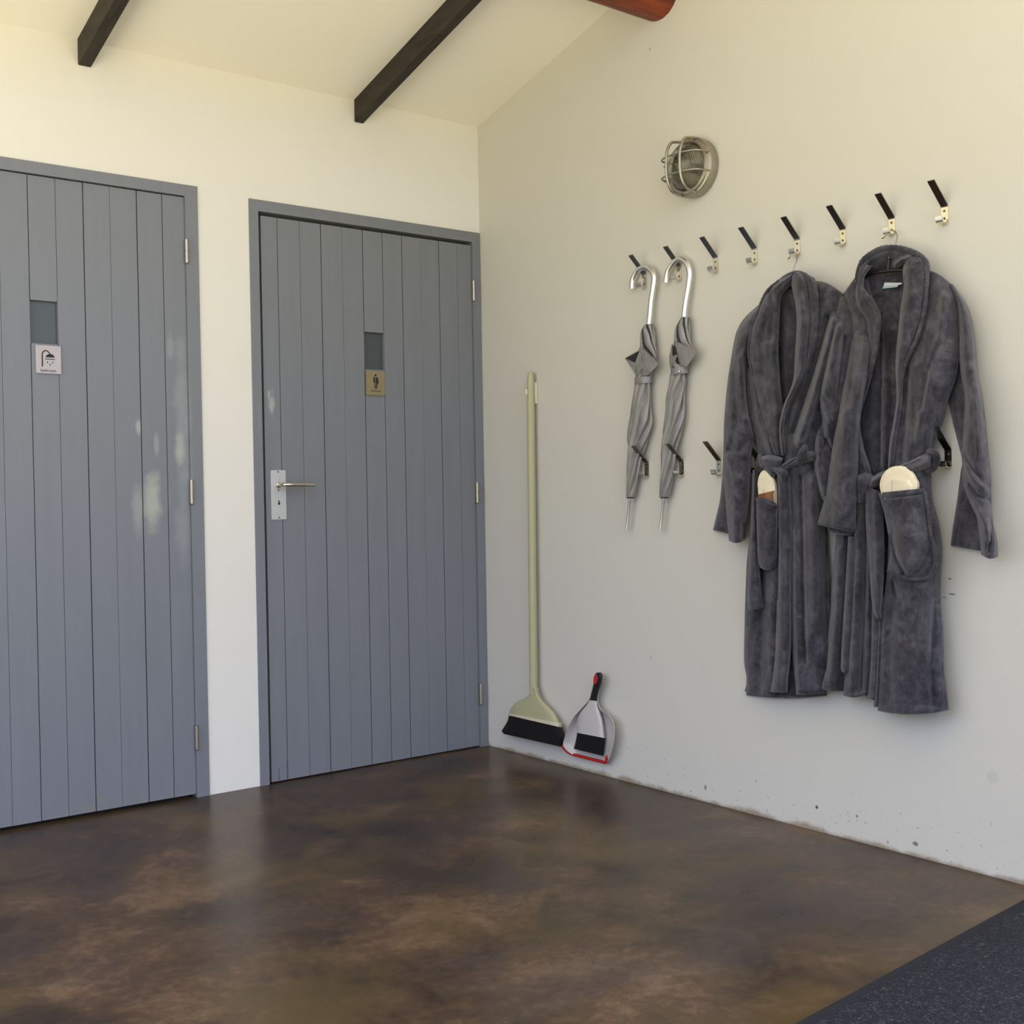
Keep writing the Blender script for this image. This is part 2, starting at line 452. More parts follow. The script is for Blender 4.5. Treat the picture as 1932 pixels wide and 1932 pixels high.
# ------------------------------------------------------------------ doors
def door(name, lab, D, leaf_x, seams, slot, gapw, zb, ztop, hinge_x, hinges, handle):
    x0, x1, zt = D
    root = thing(name, lab, 'door', ((x0+x1)/2, 0, 0), kind='structure')
    fw = .037 if handle else .042
    yf = -.005
    mb = MB()
    lx0, lx1 = leaf_x
    mb.box((x0, yf, 0), (lx0-gapw[0], T, zt)).box((lx1+gapw[2], yf, 0), (x1, T, zt)).box((lx0-gapw[0], yf, ztop+gapw[1]), (lx1+gapw[2], T, zt))
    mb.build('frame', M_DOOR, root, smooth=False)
    yl = .004; th = .020
    edges = [lx0]+list(seams)+[lx1]
    mb = MB()
    for i in range(len(edges)-1):
        g0 = GAPS[(i*7+3+len(name)+(5 if handle else 0)) % len(GAPS)]*.5; g1 = GAPS[((i+1)*7+3+len(name)+(5 if handle else 0)) % len(GAPS)]*.5
        a0 = edges[i]+(g0 if i else 0); a1 = edges[i+1]-(g1 if i < len(edges)-2 else 0)
        yo = yl+.0006*((i*37) % 3-1)
        if i == slot[0]:
            mb.box((a0, yo, zb), (a1, yo+th, slot[1])).box((a0, yo, slot[2]), (a1, yo+th, ztop))
        else: mb.box((a0, yo, zb), (a1, yo+th, ztop))
    mb.box((lx0, yl+th+.001, zb), (lx1, yl+th+.018, ztop))
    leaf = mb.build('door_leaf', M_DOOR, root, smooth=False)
    e0, e1 = edges[slot[0]], edges[slot[0]+1]
    p = MB().box((e0-.002, yl+.014, slot[1]-.002), (e1+.002, yl+.0195, slot[2]+.002)).build('window_pane', M_PANE, leaf, smooth=False)
    p['label'] = 'small frosted window pane set into one plank'
    for (za, zb_) in hinges:
        mb = MB(); zm = (za+zb_)/2; r = .0062
        mb.lathe([(r*.6, zb_-.003), (r, zb_), (r, zm-.0012), (r*.8, zm-.001), (r*.8, zm+.001), (r, zm+.0012), (r, za-.001), (r*.6, za)], (hinge_x, yf-.004, 0), (0, 0, 1), 18)
        mb.box((hinge_x-.004, yf-.004, zb_), (hinge_x+.004, yl+.001, za))
        h = mb.build('hinge', M_HINGE, leaf, auto=.6); h['label'] = 'steel barrel hinge'
    return root, leaf
GAPS = [.0022, .0034, .0012, .0030, .0016, .0026, .0010, .0032]
step = .0868
d1s = [-1.844-2*step-.008, -1.844-step, -1.844, -1.757, -1.672, -1.585, -1.499, -1.409, -1.322]
door('door_1', 'left grey plank door with the shower pictogram sign', D1, (-2.18, -1.245), d1s, (4, 1.519, 1.655), (.003, .004, .001), .012, 2.046, -1.2435,
     [(1.903, 1.822), (1.087, 1.005), (.248, .166)], False)
d2s = [-.898, -.809, -.722, -.634, -.545, -.458, -.371, -.284, -.198, -.111]
# plank seams of the two doors
r2, leaf2 = door('door_2', 'right grey plank door with lever handle and figure sign', D2, (-.962, -.041), d2s, (5, 1.500, 1.641), (.012, .013, .002), .005, 2.022, -.0395,
     [(1.880, 1.799), (1.070, .988), (.259, .174)], True)
# lock plate + lever
mb = MB()
def rrect(x0, x1, z0, z1, r, y0, y1, seg=6):
    pts = []
    for (cx, cz, a0) in ((x1-r, z1-r, 0), (x0+r, z1-r, 90), (x0+r, z0+r, 180), (x1-r, z0+r, 270)):
        for k in range(seg+1):
            t = math.radians(a0+90*k/seg); pts.append((cx+r*math.cos(t), cz+r*math.sin(t)))
    n = len(pts)
    V = [(x, y0, z) for x, z in pts]+[(x, y1, z) for x, z in pts]
    Fc = [list(range(n)), list(range(n, 2*n))[::-1]]+[(i, (i+1) % n, n+(i+1) % n, n+i) for i in range(n)]
    return V, Fc
mb.add(*rrect(-.943, -.884, .942, 1.119, .005, .0006, .0045))
lp = mb.build('lock_plate', M_PLATE, leaf2, smooth=False, bevel=.0006); lp['label'] = 'pale satin metal lock plate'
mb = MB(); hx = -.914; hz = 1.066
pth = crs([(hx, .002, hz), (hx, -.030, hz), (hx+.006, -.046, hz), (hx+.022, -.051, hz), (hx+.07, -.051, hz-.001), (hx+.118, -.049, hz-.002)], 40)
mb.tube(pth, [.0075, .0075, .0075, .0075, .007, .0065], 14)
mb.lathe([(.011, 0), (.011, .006), (.009, .008)], (hx, .0008, hz), (0, -1, 0), 24)
h = mb.build('door_handle', M_CHROME, leaf2, auto=.8); h['label'] = 'satin nickel lever handle'
for z in (1.113, 1.047, .949):
    MB().lathe([(.0030, 0), (.0030, .001), (.0012, .0022)], (hx, .0007, z), (0, -1, 0), 14).build('lock_screw', M_SCREW, leaf2)
mb = MB(); mb.lathe([(.0045, 0), (.0045, .0006)], (hx+.001, .0007, .999), (0, -1, 0), 16).box((hx-.001, -.0001, .999), (hx+.003, .0008, 1.011))
mb.build('keyhole', M_HOLE, leaf2, smooth=False)
# split at the foot of the first plank
mb = MB(); mb.box((-.934, .0032, .006), (-.9325, .0045, .052)).box((-.9295, .0032, .006), (-.9288, .0045, .030)).box((-.902, .0032, .006), (-.9012, .0045, .07))
mb.build('wood_split', M_CRACK, leaf2, smooth=False)

# signs
def text_mesh(body, size, extr):
    cu = bpy.data.curves.new('t', 'FONT'); cu.body = body; cu.size = size; cu.extrude = extr; cu.align_x = 'CENTER'
    ob = bpy.data.objects.new('t', cu); C.objects.link(ob)
    bpy.context.view_layer.update()
    me = bpy.data.meshes.new_from_object(ob.evaluated_get(bpy.context.evaluated_depsgraph_get()))
    V = np.array([v.co[:] for v in me.vertices]); Fc = [list(p.vertices) for p in me.polygons]
    bpy.data.objects.remove(ob); bpy.data.curves.remove(cu); bpy.data.meshes.remove(me)
    return V, Fc
def poly(mb, pts, y0, y1):
    n = len(pts); V = [(x, y0, z) for x, z in pts]+[(x, y1, z) for x, z in pts]
    mb.add(V, [list(range(n)), list(range(n, 2*n))[::-1]]+[(i, (i+1) % n, n+(i+1) % n, n+i) for i in range(n)])
def disc(cx, cz, r, n=20): return [(cx+r*math.cos(2*math.pi*i/n), cz+r*math.sin(2*math.pi*i/n)) for i in range(n)]
def stroke(mb, pts, w_, y0, y1):
    """ribbon of constant width through (x, z) points with round ends"""
    P = np.array(pts, float); T_ = np.gradient(P, axis=0); T_ /= np.linalg.norm(T_, axis=1)[:, None]
    N_ = np.stack([-T_[:, 1], T_[:, 0]], 1)*w_/2
    n = len(P)
    for i in range(n-1):
        q = [P[i]+N_[i], P[i]-N_[i], P[i+1]-N_[i+1], P[i+1]+N_[i+1]]
        poly(mb, [tuple(a) for a in q], y0, y1)
    for e in (0, -1): poly(mb, disc(P[e][0], P[e][1], w_/2, 14), y0, y1)
YS = .0032
# bathroom sign
sx0, sx1, sz0, sz1 = -1.744, -1.667, 1.425, 1.513
root = thing('door_sign', 'pale square sign reading bathroom with shower pictogram on left door', 'sign', ((sx0+sx1)/2, YS, sz0))
MB().add(*rrect(sx0, sx1, sz0, sz1, .002, YS-.005, YS)).build('sign_plate', M_SIGNP, root, smooth=False)
def sp1(x, y):   # crop pixels of the pictogram -> place on the plate
    p = onY(45+x/11.37, 550+y/11.37, YS-.005); return (p[0], p[2])
y0, y1 = YS-.0057, YS-.0049
mb = MB()
stroke(mb, [tuple(q) for q in crs([sp1(396, 1600), sp1(396, 1480), sp1(394, 1350), sp1(415, 1290), sp1(470, 1268), sp1(525, 1295), sp1(565, 1350)], 40)], .0034, y0, y1)
c0 = np.array(sp1(563, 1415)); a0 = np.array(sp1(467, 1410)); a1 = np.array(sp1(658, 1420)); tp = np.array(sp1(566, 1343))
dome = [tuple(c0+(a1-c0)*math.cos(t)+(tp-c0)*math.sin(t)) for t in np.linspace(0, math.pi, 24)]
poly(mb, dome, y0, y1)
stroke(mb, [sp1(465, 1447), sp1(560, 1453), sp1(660, 1460)], .0023, y0, y1)
for (x, y) in ((507, 1525), (620, 1530), (564, 1577)):
    c = sp1(x, y); t = sp1(x, y-32)
    poly(mb, [t]+[(c[0]+.0016*math.cos(q), c[1]+.0016*math.sin(q)) for q in np.linspace(.9*math.pi, 2.1*math.pi, 12)], y0, y1)
mb.build('pictogram', M_BLACK, root, smooth=False)
V, Fc = text_mesh('bathroom', .0122, .0003)
cx, cz = sp1(525, 1722)
MB().add([(cx+x*.98, y0+.0003-z, cz+y-.0005*0) for x, y, z in V], Fc).build('lettering', M_BLACK, root, smooth=False)
# figure sign
sx0, sx1, sz0, sz1 = -.543, -.4605, 1.402, 1.494
root = thing('door_sign', 'brassy square sign with half-skirted figure on right door', 'sign', ((sx0+sx1)/2, YS, sz0))
MB().add(*rrect(sx0, sx1, sz0, sz1, .002, YS-.005, YS)).build('sign_plate', M_SIGNB, root, smooth=False)
def sp2(x, y):
    p = onY(675+x/13.33, 610+y/13.33, YS-.005); return (p[0], p[2])
mb = MB(); c = sp2(447, 1307); poly(mb, disc(c[0], c[1], .0042), y0, y1)
poly(mb, [sp2(*q) for q in ((395, 1360), (412, 1348), (437, 1350), (437, 1480), (452, 1640), (425, 1640), (420, 1490), (412, 1490), (412, 1480), (392, 1480))], y0, y1)
poly(mb, [sp2(*q) for q in ((455, 1350), (485, 1352), (505, 1380), (528, 1470), (512, 1480), (518, 1528), (490, 1532), (490, 1640), (464, 1640), (462, 1520), (455, 1500))], y0, y1)
mb.build('pictogram', M_BLACK, root, smooth=False)
V, Fc = text_mesh('whichever', .0118, .0003)
cx, cz = sp2(458, 1722)
MB().add([(cx+x*.98, y0+.0003-z, cz+y) for x, y, z in V], Fc).build('lettering', simple('sign_lettering', S(96, 78, 50), .6, vary=0), root, smooth=False)

# ------------------------------------------------------------------ floor mat
mdir = np.array([.973, .078, 0]); mdir /= np.linalg.norm(mdir); mper = np.array([mdir[1], -mdir[0], 0])
mo = np.array([-1.95, -2.415-.8760*.0802, 0])
mo[1] = -2.415 + (mo[0]+1.074)*.078/.973
root = thing('door_mat', 'dark flecked rubber-edged mat on the floor by the right wall', 'mat', mo+mdir*.9+mper*.45)
def matbox(a0, a1, b0, b1, z0, z1, bev):
    def q(a, b, z): p = mo+mdir*a+mper*b; return (p[0], p[1], z)
    V = [q(a0, b0, z0), q(a1, b0, z0), q(a1, b1, z0), q(a0, b1, z0), q(a0+bev, b0+bev, z1), q(a1-bev, b0+bev, z1), q(a1-bev, b1-bev, z1), q(a0+bev, b1-bev, z1)]
    return V, [(0, 3, 2, 1), (4, 5, 6, 7), (0, 1, 5, 4), (1, 2, 6, 5), (2, 3, 7, 6), (3, 0, 4, 7)]
MB().add(*matbox(0, 1.88, 0, .95, .0005, .008, .012)).build('rubber_edge', M_MATB, root, smooth=False)
MB().add(*matbox(.035, 1.845, .035, .915, .004, .012, .003)).build('pile', M_MAT, root, smooth=False)

# ------------------------------------------------------------------ wall hooks
HW = .0205
def strap_profile():
    # (distance from wall, height) centre line: tab -> bottom -> plate -> arm
    return [(.0305, .0165), (.0295, .008), (.0265, .0025), (.021, .0), (.010, .0), (.0035, .0015), (.0016, .005), (.0016, .040), (.0016, .0445), (.004, .049), (.0650, .1055)]
def hook_thing(lab, y, zb):
    root = thing('coat_hook', lab, 'hook', (0, y, zb), 'steel coat hooks on the right wall')
    P = np.array(strap_profile()); n = len(P); T_ = np.gradient(P, axis=0); T_ /= np.linalg.norm(T_, axis=1)[:, None]
    N_ = np.stack([-T_[:, 1], T_[:, 0]], 1)*.0014
    G = []
    for i in range(n):
        ring = []
        for (sgn, yy) in ((1, -HW/2), (1, HW/2), (-1, HW/2), (-1, -HW/2)):
            q = P[i]+N_[i]*sgn; ring.append((-max(q[0], 0.0001), y+yy, zb+q[1]))
        G.append(ring)
    G = np.array(G); mb = MB(); mb.grid(G, close_u=True); mb.f += [[0, 1, 2, 3], [(n-1)*4+j for j in range(4)]]; mb.m += [0, 0]
    for i in range(len(mb.f)):
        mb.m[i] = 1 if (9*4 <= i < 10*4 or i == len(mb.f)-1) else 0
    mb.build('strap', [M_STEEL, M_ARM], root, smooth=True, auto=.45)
    for dz in (.014, .034):
        MB().lathe([(.0034, 0), (.0034, .0008), (.0015, .0016)], (-.003, y, zb+dz), (-1, 0, 0), 14).build('screw', M_SCREW, root)
    return root
UP = [(-.955, 1.7145, 'upper steel coat hook carrying the left silver umbrella'),
      (-1.119, 1.7145, 'upper steel coat hook carrying the right silver umbrella'),
      (-1.280, 1.716, 'empty upper coat hook just right of the umbrella handles'),
      (-1.441, 1.716, "empty upper coat hook just left of the left robe's hook"),
      (-1.605, 1.716, "upper steel coat hook holding the left robe's wire hanger"),
      (-1.768, 1.716, 'empty upper coat hook between the two that hold the robes'),
      (-1.930, 1.716, "upper steel coat hook holding the right robe's wire hanger"),
      (-2.092, 1.716, 'empty rightmost upper coat hook, up beyond the right robe')]
LO = [(-.953, 1.070, "lower coat hook across the left umbrella's folded canopy"),
      (-1.117, 1.070, "lower coat hook across the right umbrella's folded canopy"),
      (-1.281, 1.069, "lower coat hook beside the left robe's outer sleeve"),
      (-1.441, 1.069, "lower coat hook almost hidden behind the left robe's sleeve and waist"),
      (-2.094, 1.069, "lower coat hook seen between the right robe's waist and sleeve")]
proto = None
for (y, z, lab) in UP+LO:
    yy = y+HW/2
    if proto is None: proto = hook_thing(lab, yy, z)
    else:
        c = copy_tree(proto); c.location = (0, yy, z); c['label'] = lab

# ------------------------------------------------------------------ bulkhead lamp
ly, lz = -1.194, 2.063
root = thing('bulkhead_light', 'round metal bulkhead wall lamp with wire cage', 'lamp', (0, ly, lz))
MB().lathe([(.0, 0.0005), (.088, .0005), (.0945, .004), (.0955, .010), (.0955, .034), (.093, .039), (.088, .041), (.086, .047), (.078, .049), (.074, .046), (.0735, .012), (.0, .010)], (0, ly, lz), (-1, 0, 0), 72, caps=False).build('base_ring', M_LAMPM, root, auto=.7)
# glass dome with ribs
prof = []
for t in np.linspace(0, math.pi/2*.985, 110):
    r = .0735*math.cos(t)**.85; h = .040+.058*math.sin(t)
    k = .0016*math.sin(t*70) if t < 1.2 else 0
    prof.append((max(r+k, .0006), h+k*.4))
gi = [(max(r-.0022, .0003), h-.002) for r, h in prof][::-1]
MB().lathe(prof+gi, (0, ly, lz), (-1, 0, 0), 64, caps=False).build('glass_dome', M_GLASS, root)
mb = MB(); mb.lathe([(.015, .010), (.016, .03), (.012, .036), (.02, .05), (.024, .06), (.02, .072), (.008, .079), (.001, .080)], (0, ly, lz), (-1, 0, 0), 24)
mb.build('bulb', M_BULB, root)
for (ax, offs) in ((0, -.030), (0, .030), (1, -.030), (1, .030)):
    half = math.sqrt(.088**2-offs**2)
    pts = [(-half-.004, .036), (-half-.001, .062), (-half*.93, .084), (-half*.66, .1), (-half*.3, .1075), (half*.3, .1075), (half*.66, .1), (half*.93, .084), (half+.001, .062), (half+.004, .036)]
    P = []
    for a_, h in crs(pts, 50):
        P.append((-h-(.0035 if ax == 0 else 0), ly+(offs if ax == 0 else a_), lz+(a_ if ax == 0 else offs)))
    mb = MB(); mb.tube(P,   .0046 if ax == 0 else .0031, 10)
    mb.build('cage_bar', M_LAMPM, root)
for (a_) in (165, 195):
    t = math.radians(a_); yy = ly-.094*math.cos(t); zz = lz+.094*math.sin(t)
    P = crs([(-.030, yy+.0, zz), (-.034, yy+.012, zz), (-.044, yy+.014, zz), (-.050, yy+.002, zz)], 14)
    MB().tube(P, .0034, 8).build('cage_lug', M_LAMPM, root)

# ------------------------------------------------------------------ umbrellas
c3 = lambda x, y: (1150+x/6.44, 420+y/6.44)
c4 = lambda x, y: (1150+x/6.04, 700+y/6.04)
def umbrella(lab, hpath, rows, ferr, tipv, twist, button, strapv, spikes, darks):
    P0 = onX(*hpath[0], .022)
    top = [onX(u, v, d) for (u, v), d in zip(hpath, np.linspace(.018, .026, len(hpath)))]
    root = thing('umbrella', lab, 'umbrella', top[3], 'silver umbrellas hanging on the hooks')
    mb = MB(); Pm = crs(top, 70); mb.tube(Pm, .0102, 14)
    e = Pm[-1]; mb.tube([Pm[-1], Pm[-1]+np.array([0, .002, -.02])], .0066, 12)
    mb.build('handle', M_ALU, root, auto=.9)
    # canopy loft
    n = 220; seg = 140
    R_ = crs([(v, l, r) for v, l, r in rows], n)
    G = []; a = np.linspace(0, 2*math.pi, seg, endpoint=False); ph = []
    for i, (v, l, r) in enumerate(R_):
        s = i/(n-1)
        um = (l+r)/2; hw_ = (r-l)/2
        hd = min(hw_, 19)*.95
        depth_c = .026
        pc = onX(um, v, depth_c); pw = onX(um+hw_, v, depth_c)
        W = abs(pw[1]-pc[1]); Dp = min(W*.80, .020)
        tw = twist(s)
        pleat = np.cos(7*a+tw+.9*np.sin(2*a+3*s)+.5*np.sin(3*a))
        env = min(1, s*12)*min(1, (1-s)*14)
        saw = (.5+.5*pleat)**.6
        rr = 1-(.24 if s < .35 else .34)*env*(1-saw)
        row = np.stack([np.full(seg, 0.0), pc[1]-W*rr*np.cos(a), np.full(seg, pc[2])], 1)
        row[:, 0] = -(depth_c+Dp*rr*np.sin(a)*(.9+.1*saw)+.002*np.sin(a*3+s*17)*env)
        row[:, 0] = np.minimum(row[:, 0], -.004)
        G.append(row); ph.append(saw)
    G = np.array(G); mb = MB(); mb.grid(G, close_u=True)
    k = 0
    for i in range(n-1):
        for j in range(seg):
            s = i/(n-1)
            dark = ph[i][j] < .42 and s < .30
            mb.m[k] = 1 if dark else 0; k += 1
    mb.f.append(list(range(seg))[::-1]); mb.m.append(1); mb.f.append([(n-1)*seg+j for j in range(seg)]); mb.m.append(1)
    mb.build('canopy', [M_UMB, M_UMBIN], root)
    # loose cloth corners folded outside the roll
    for pts, dk in zip(spikes, darks):
        Q = np.array([onX(u, v, d) for (u, v, d) in pts])
        mb = MB(); m_ = len(Q); cen = Q.mean(0); V = [tuple(q) for q in Q]+[tuple(cen+np.array([-.004, 0, 0]))]+[tuple(q+np.array([.0018, 0, 0])) for q in Q]+[tuple(cen+np.array([.001, 0, 0]))]
        Fc = [(i, (i+1) % m_, m_) for i in range(m_)]+[((i+1) % m_+m_+1, i+m_+1, 2*m_+1) for i in range(m_)]+[(i, i+m_+1, (i+1) % m_+m_+1, (i+1) % m_) for i in range(m_)]
        mb.add(V, Fc)
        mb.m[:m_] = [1 if q_ == dk else 0 for q_ in range(m_)]
        cc = mb.build('cloth_corner', [M_UMB, M_UMBIN], root, smooth=True, auto=.5)
        mb = MB()
        for q_ in range(3): mb.tube([Q[q_], Q[q_+1]] if q_ < 2 else [Q[0], cen+np.array([-.0045, 0, 0]), Q[2]], .0016, 6)
        mb.build('corner_hem', M_UMB, cc)
    # tie strap
    v, l, r = strapv
    mb = MB(); rows_ = []
    for vv in np.linspace(v-6, v+6, 5):
        pc = onX((l+r)/2, vv, .026); pw = onX(r+1.0, vv, .026); W = abs(pw[1]-pc[1])
        rows_.append(np.stack([-(.026+(min(W*.85, .0205)+.0018)*np.sin(a)), pc[1]-(W+.0006)*np.cos(a), np.full(seg, pc[2])], 1))
    G = np.array(rows_); G[:, :, 0] = np.minimum(G[:, :, 0], -.003); mb.grid(G, close_u=True); mb.build('tie_strap', M_UMB, root)
    if button:
        p = onX(button[0], button[1], .049)
        MB().lathe([(.0045, -.001), (.0045, .001), (.003, .0025), (.0008, .003)], p, (-1, -.35, 0), 16).build('snap_button', M_ALU, root)
    # end ring and spike
    (fu, fv) = ferr; p = onX(fu, fv, .026); q = onX(tipv[0], tipv[1], .026)
    MB().lathe([(.0125, -.002), (.0138, 0), (.0125, .002), (.006, .002)], p, (0, 0, -1), 24).build('end_ring', M_BLKPL, root)
    d = (q-p); L = np.linalg.norm(d)
    mb = MB(); mb.tube([p, p+d*.04, p+d*.1, p+d*.9, q], [.0085, .0085, .0066, .0060, .0058], 14); mb.build('ferrule', M_ALU, root, auto=.7)

r1 = [(1240, 435, 525, 3), (1330, 398, 540, 3), (1480, 378, 556, 3), (1560, 350, 566, 3), (1640, 320, 570, 3), (1715, 300, 565, 3), (1800, 318, 535, 3)]
rows1 = [(c3(0, y)[1], c3(l, 0)[0], c3(r, 0)[0]) for y, l, r, _ in r1] + [(c4(0, y)[1], c4(l, 0)[0], c4(r, 0)[0]) for y, l, r in
         ((60, 312, 472), (150, 298, 462), (300, 265, 466), (450, 240, 470), (600, 215, 480), (750, 212, 442), (850, 218, 412), (1000, 215, 362), (1200, 205, 330), (1350, 200, 300), (1440, 197, 284))]
umbrella('left silver folded umbrella hanging by its crook, no snap showing',
    [c3(*q) for q in ((275, 805), (280, 720), (300, 650), (350, 572), (420, 540), (480, 556), (528, 610), (546, 690), (532, 800), (510, 950), (492, 1150), (482, 1235))],
    rows1, c4(240, 1446), c4(198, 1815), lambda s: 44*s if s < .35 else 15.4-30*(s-.35), None, (c4(0, 110)[1], c4(304, 0)[0], c4(466, 0)[0]),
    [[(*c3(375, 1545), .046), (*c3(195, 1650), .044), (*c3(335, 1870), .046), (*c3(405, 1760), .048)], [(*c3(400, 1520), .048), (*c3(592, 1715), .044), (*c3(480, 1850), .046), (*c3(400, 1860), .048)]], (0, -1))
r2_ = [(1155, 875, 970), (1300, 812, 970), (1450, 786, 985), (1540, 765, 1020), (1640, 735, 1015), (1740, 742, 975), (1800, 768, 932)]
rows2 = [(c3(0, y)[1], c3(l, 0)[0], c3(r, 0)[0]) for y, l, r in r2_] + [(c4(0, y)[1], c4(l, 0)[0], c4(r, 0)[0]) for y, l, r in
         ((50, 702, 860), (130, 682, 868), (300, 642, 852), (450, 640, 850), (600, 630, 838), (740, 610, 805), (900, 600, 768), (1100, 592, 742), (1300, 582, 705), (1440, 580, 670))]
umbrella('right silver folded umbrella hanging by its crook, snap button showing',
    [c3(*q) for q in ((688, 725), (698, 650), (728, 560), (790, 478), (850, 440), (920, 474), (965, 550), (977, 650), (958, 800), (932, 950), (915, 1080), (910, 1150))],
    rows2, c4(625, 1445), c4(580, 1815), lambda s: 42*s+.5 if s < .35 else 15.2-32*(s-.35), c3(845, 1808), (c3(0, 1805)[1], c3(766, 0)[0], c3(935, 0)[0]),
    [[(*c3(800, 1440), .046), (*c3(1068, 1555), .044), (*c3(930, 1770), .046), (*c3(870, 1700), .048)], [(*c3(760, 1480), .042), (*c3(728, 1640), .042), (*c3(760, 1770), .042), (*c3(830, 1600), .047)]], (-1, 3))

# ------------------------------------------------------------------ broom
c7 = lambda x, y: (900+x/5.68, 1220+y/5.68)
bd = .030
top = onX(1001, 701, .022); bot = onX(1007, 1310, bd)
root = thing('broom', 'pale green plastic broom with black bristles hanging upright in the corner', 'broom', onX(1003, 1400, bd))
mb = MB(); P = np.array([top+(bot-top)*t for t in np.linspace(0, 1, 60)])
P = np.array([top+(bot-top)*t for t in [0, .002, .006, .012, .022, .04, .1, .3, .6, 1.0]])
mb.tube(crs(P, 10), np.array([.003, .0075, .0105, .0125, .0138, .0146, .0152, .0155, .0158, .0158]), 18); mb.build('handle', M_BROOM, root, auto=1.0)
p = onX(996, 740, .036)
mb = MB(); mb.tube(crs([p+np.array([-.004, .002, .009]), p+np.array([-.006, .003, 0]), p+np.array([-.004, .002, -.009])], 10), .0052, 12); q = mb.build('hanging_eye', M_CREAM, root)
q['label'] = 'pale oval hanging hole liner'
def loft_px(rows, d_fn, th, nu=24, nv=50, m=0, mb=None):
    """closed padded shell between left/right px outlines; rows (v,l,r) or ((lu,lv),(ru,rv))"""
    mb = mb or MB(); L = crs([a for a, b in rows], nv); R = crs([b for a, b in rows], nv); Fr = []; Bk = []
    for i in range(nv):
        s = i/(nv-1); fr = []; bk = []
        for j in range(nu):
            t = j/(nu-1); q = L[i]*(1-t)+R[i]*t
            dm = d_fn(s); bul = th(s)*math.sqrt(max(0, 1-(2*t-1)**4))
            fr.append(onX(q[0], q[1], dm+bul)); g = onX(q[0], q[1], dm); bk.append(g+np.array([bul, 0, 0]))
        Fr.append(fr); Bk.append(bk)
    Fr = np.array(Fr); Bk = np.array(Bk)[:, ::-1]
    G = np.concatenate([Fr, Bk], 1); G[:, :, 0] = np.minimum(G[:, :, 0], -.001)
    b = len(mb.v); k = G.shape[1]; mb.grid(G, m, close_u=True)
    mb.f.append([b+j for j in range(k)][::-1]); mb.m.append(m); mb.f.append([b+(nv-1)*k+j for j in range(k)]); mb.m.append(m)
    return mb
head = [(c7(580, 440), c7(640, 440)), (c7(572, 500), c7(652, 500)), (c7(520, 545), c7(690, 570)), (c7(430, 590), c7(770, 650)), (c7(375, 640), c7(830, 710)), (c7(350, 690), c7(870, 780)), (c7(335, 722), c7(895, 838))]
loft_px(head, lambda s: bd, lambda s: .014+.008*s).build('head', M_BROOM, root, auto=1.2)
band = [(c7(334, 712), c7(904, 826)), (c7(332, 735), c7(903, 866))]
q = loft_px(band, lambda s: bd, lambda s: .0245, nv=6).build('rim_band', M_CREAM, root, auto=.9); q['label'] = 'cream rim band'
br = [(c7(340, 742), c7(897, 858)), (c7(325, 800), c7(915, 905)), (c7(290, 860), c7(935, 960)), (c7(266, 902), c7(938, 985)), (c7(285, 935), c7(905, 1075))]
loft_px(br, lambda s: bd+.001, lambda s: .021+.004*s, nu=60, nv=40).build('bristles', M_BRIST, root, auto=.9)
q = MB(); a = onX(1009, 722, .004); b = onX(1014, 762, .004)
q.box((-.012, b[1], b[2]), (-.0005, a[1]+.012, a[2]))
o = q.build('wall_clip', M_CREAM, smooth=False, bevel=.002); tag(o, "small cream clip on the wall behind the broom's handle top", 'clip')

# ------------------------------------------------------------------ dustpan and hand brush
root = thing('dustpan', 'white dustpan with red lip hanging on the wall beside the broom', 'dustpan', onX(1120, 1440, .02))
outl = [(c7(1262, 300), c7(1345, 290)), (c7(1245, 400), c7(1345, 380)), (c7(1222, 500), c7(1305, 490)), (c7(1200, 570), c7(1292, 580)), (c7(1130, 650), c7(1325, 670)), (c7(1045, 745), c7(1400, 730)),
        (c7(985, 850), c7(1455, 800)), (c7(945, 950), c7(1470, 900)), (c7(922, 1050), c7(1462, 1010)), (c7(960, 1110), c7(1435, 1140)), (c7(1010, 1150), c7(1398, 1235))]
nv = 60; nu = 44; L = crs([a for a, b in outl], nv); R = crs([b for a, b in outl], nv)
Fr = []
for i in range(nv):
    s = i/(nv-1); row = []
    for j in range(nu):
        t = j/(nu-1); q = L[i]*(1-t)+R[i]*t
        wall = max(0, (abs(2*t-1)-.60)/.40)**1.4
        flr = .012+.006*s
        lip = .030*min(1, max(0, (s-.18)/.25))
        row.append(onX(q[0], q[1], flr+lip*wall*(1-.6*max(0, (s-.85)/.15))))
    Fr.append(row)
Fr = np.array(Fr); Bk = Fr+np.array([.003, 0, 0]); Bk[:, :, 0] = np.minimum(Bk[:, :, 0], -.001)
G = np.concatenate([Fr, Bk[:, ::-1]], 1); mb = MB(); mb.grid(G, close_u=True); k = G.shape[1]
mb.f.append(list(range(k))[::-1]); mb.m.append(0); mb.f.append([(nv-1)*k+j for j in range(k)]); mb.m.append(0)
mb.build('pan', M_WHITE, root, auto=.9)
lipP = [onX(*c7(x, y), d) for x, y, d in ((922, 1055, .034), (932, 1085, .030), (960, 1115, .024), (1005, 1145, .021), (1100, 1172, .021), (1200, 1198, .021), (1300, 1222, .021), (1378, 1240, .023), (1392, 1215, .028), (1386, 1180, .036))]
q = MB().tube(crs(lipP, 60), .0058, 10).build('lip', M_RED, root); q['label'] = 'red rubber lip'
root = thing('hand_brush', 'grey hand brush with black and red handle clipped inside the dustpan', 'brush', onX(1112, 1425, .045))
hb = [(c7(1278, 278), c7(1322, 278)), (c7(1262, 310), c7(1336, 310)), (c7(1250, 380), c7(1328, 380)), (c7(1232, 460), c7(1305, 460)), (c7(1215, 530), c7(1288, 530)), (c7(1206, 575), c7(1281, 585))]
loft_px(hb, lambda s: .034, lambda s: .011*(.7+.3*math.sin(math.pi*min(1, s*1.4)))).build('handle', M_BLKPL, root, auto=1.2)
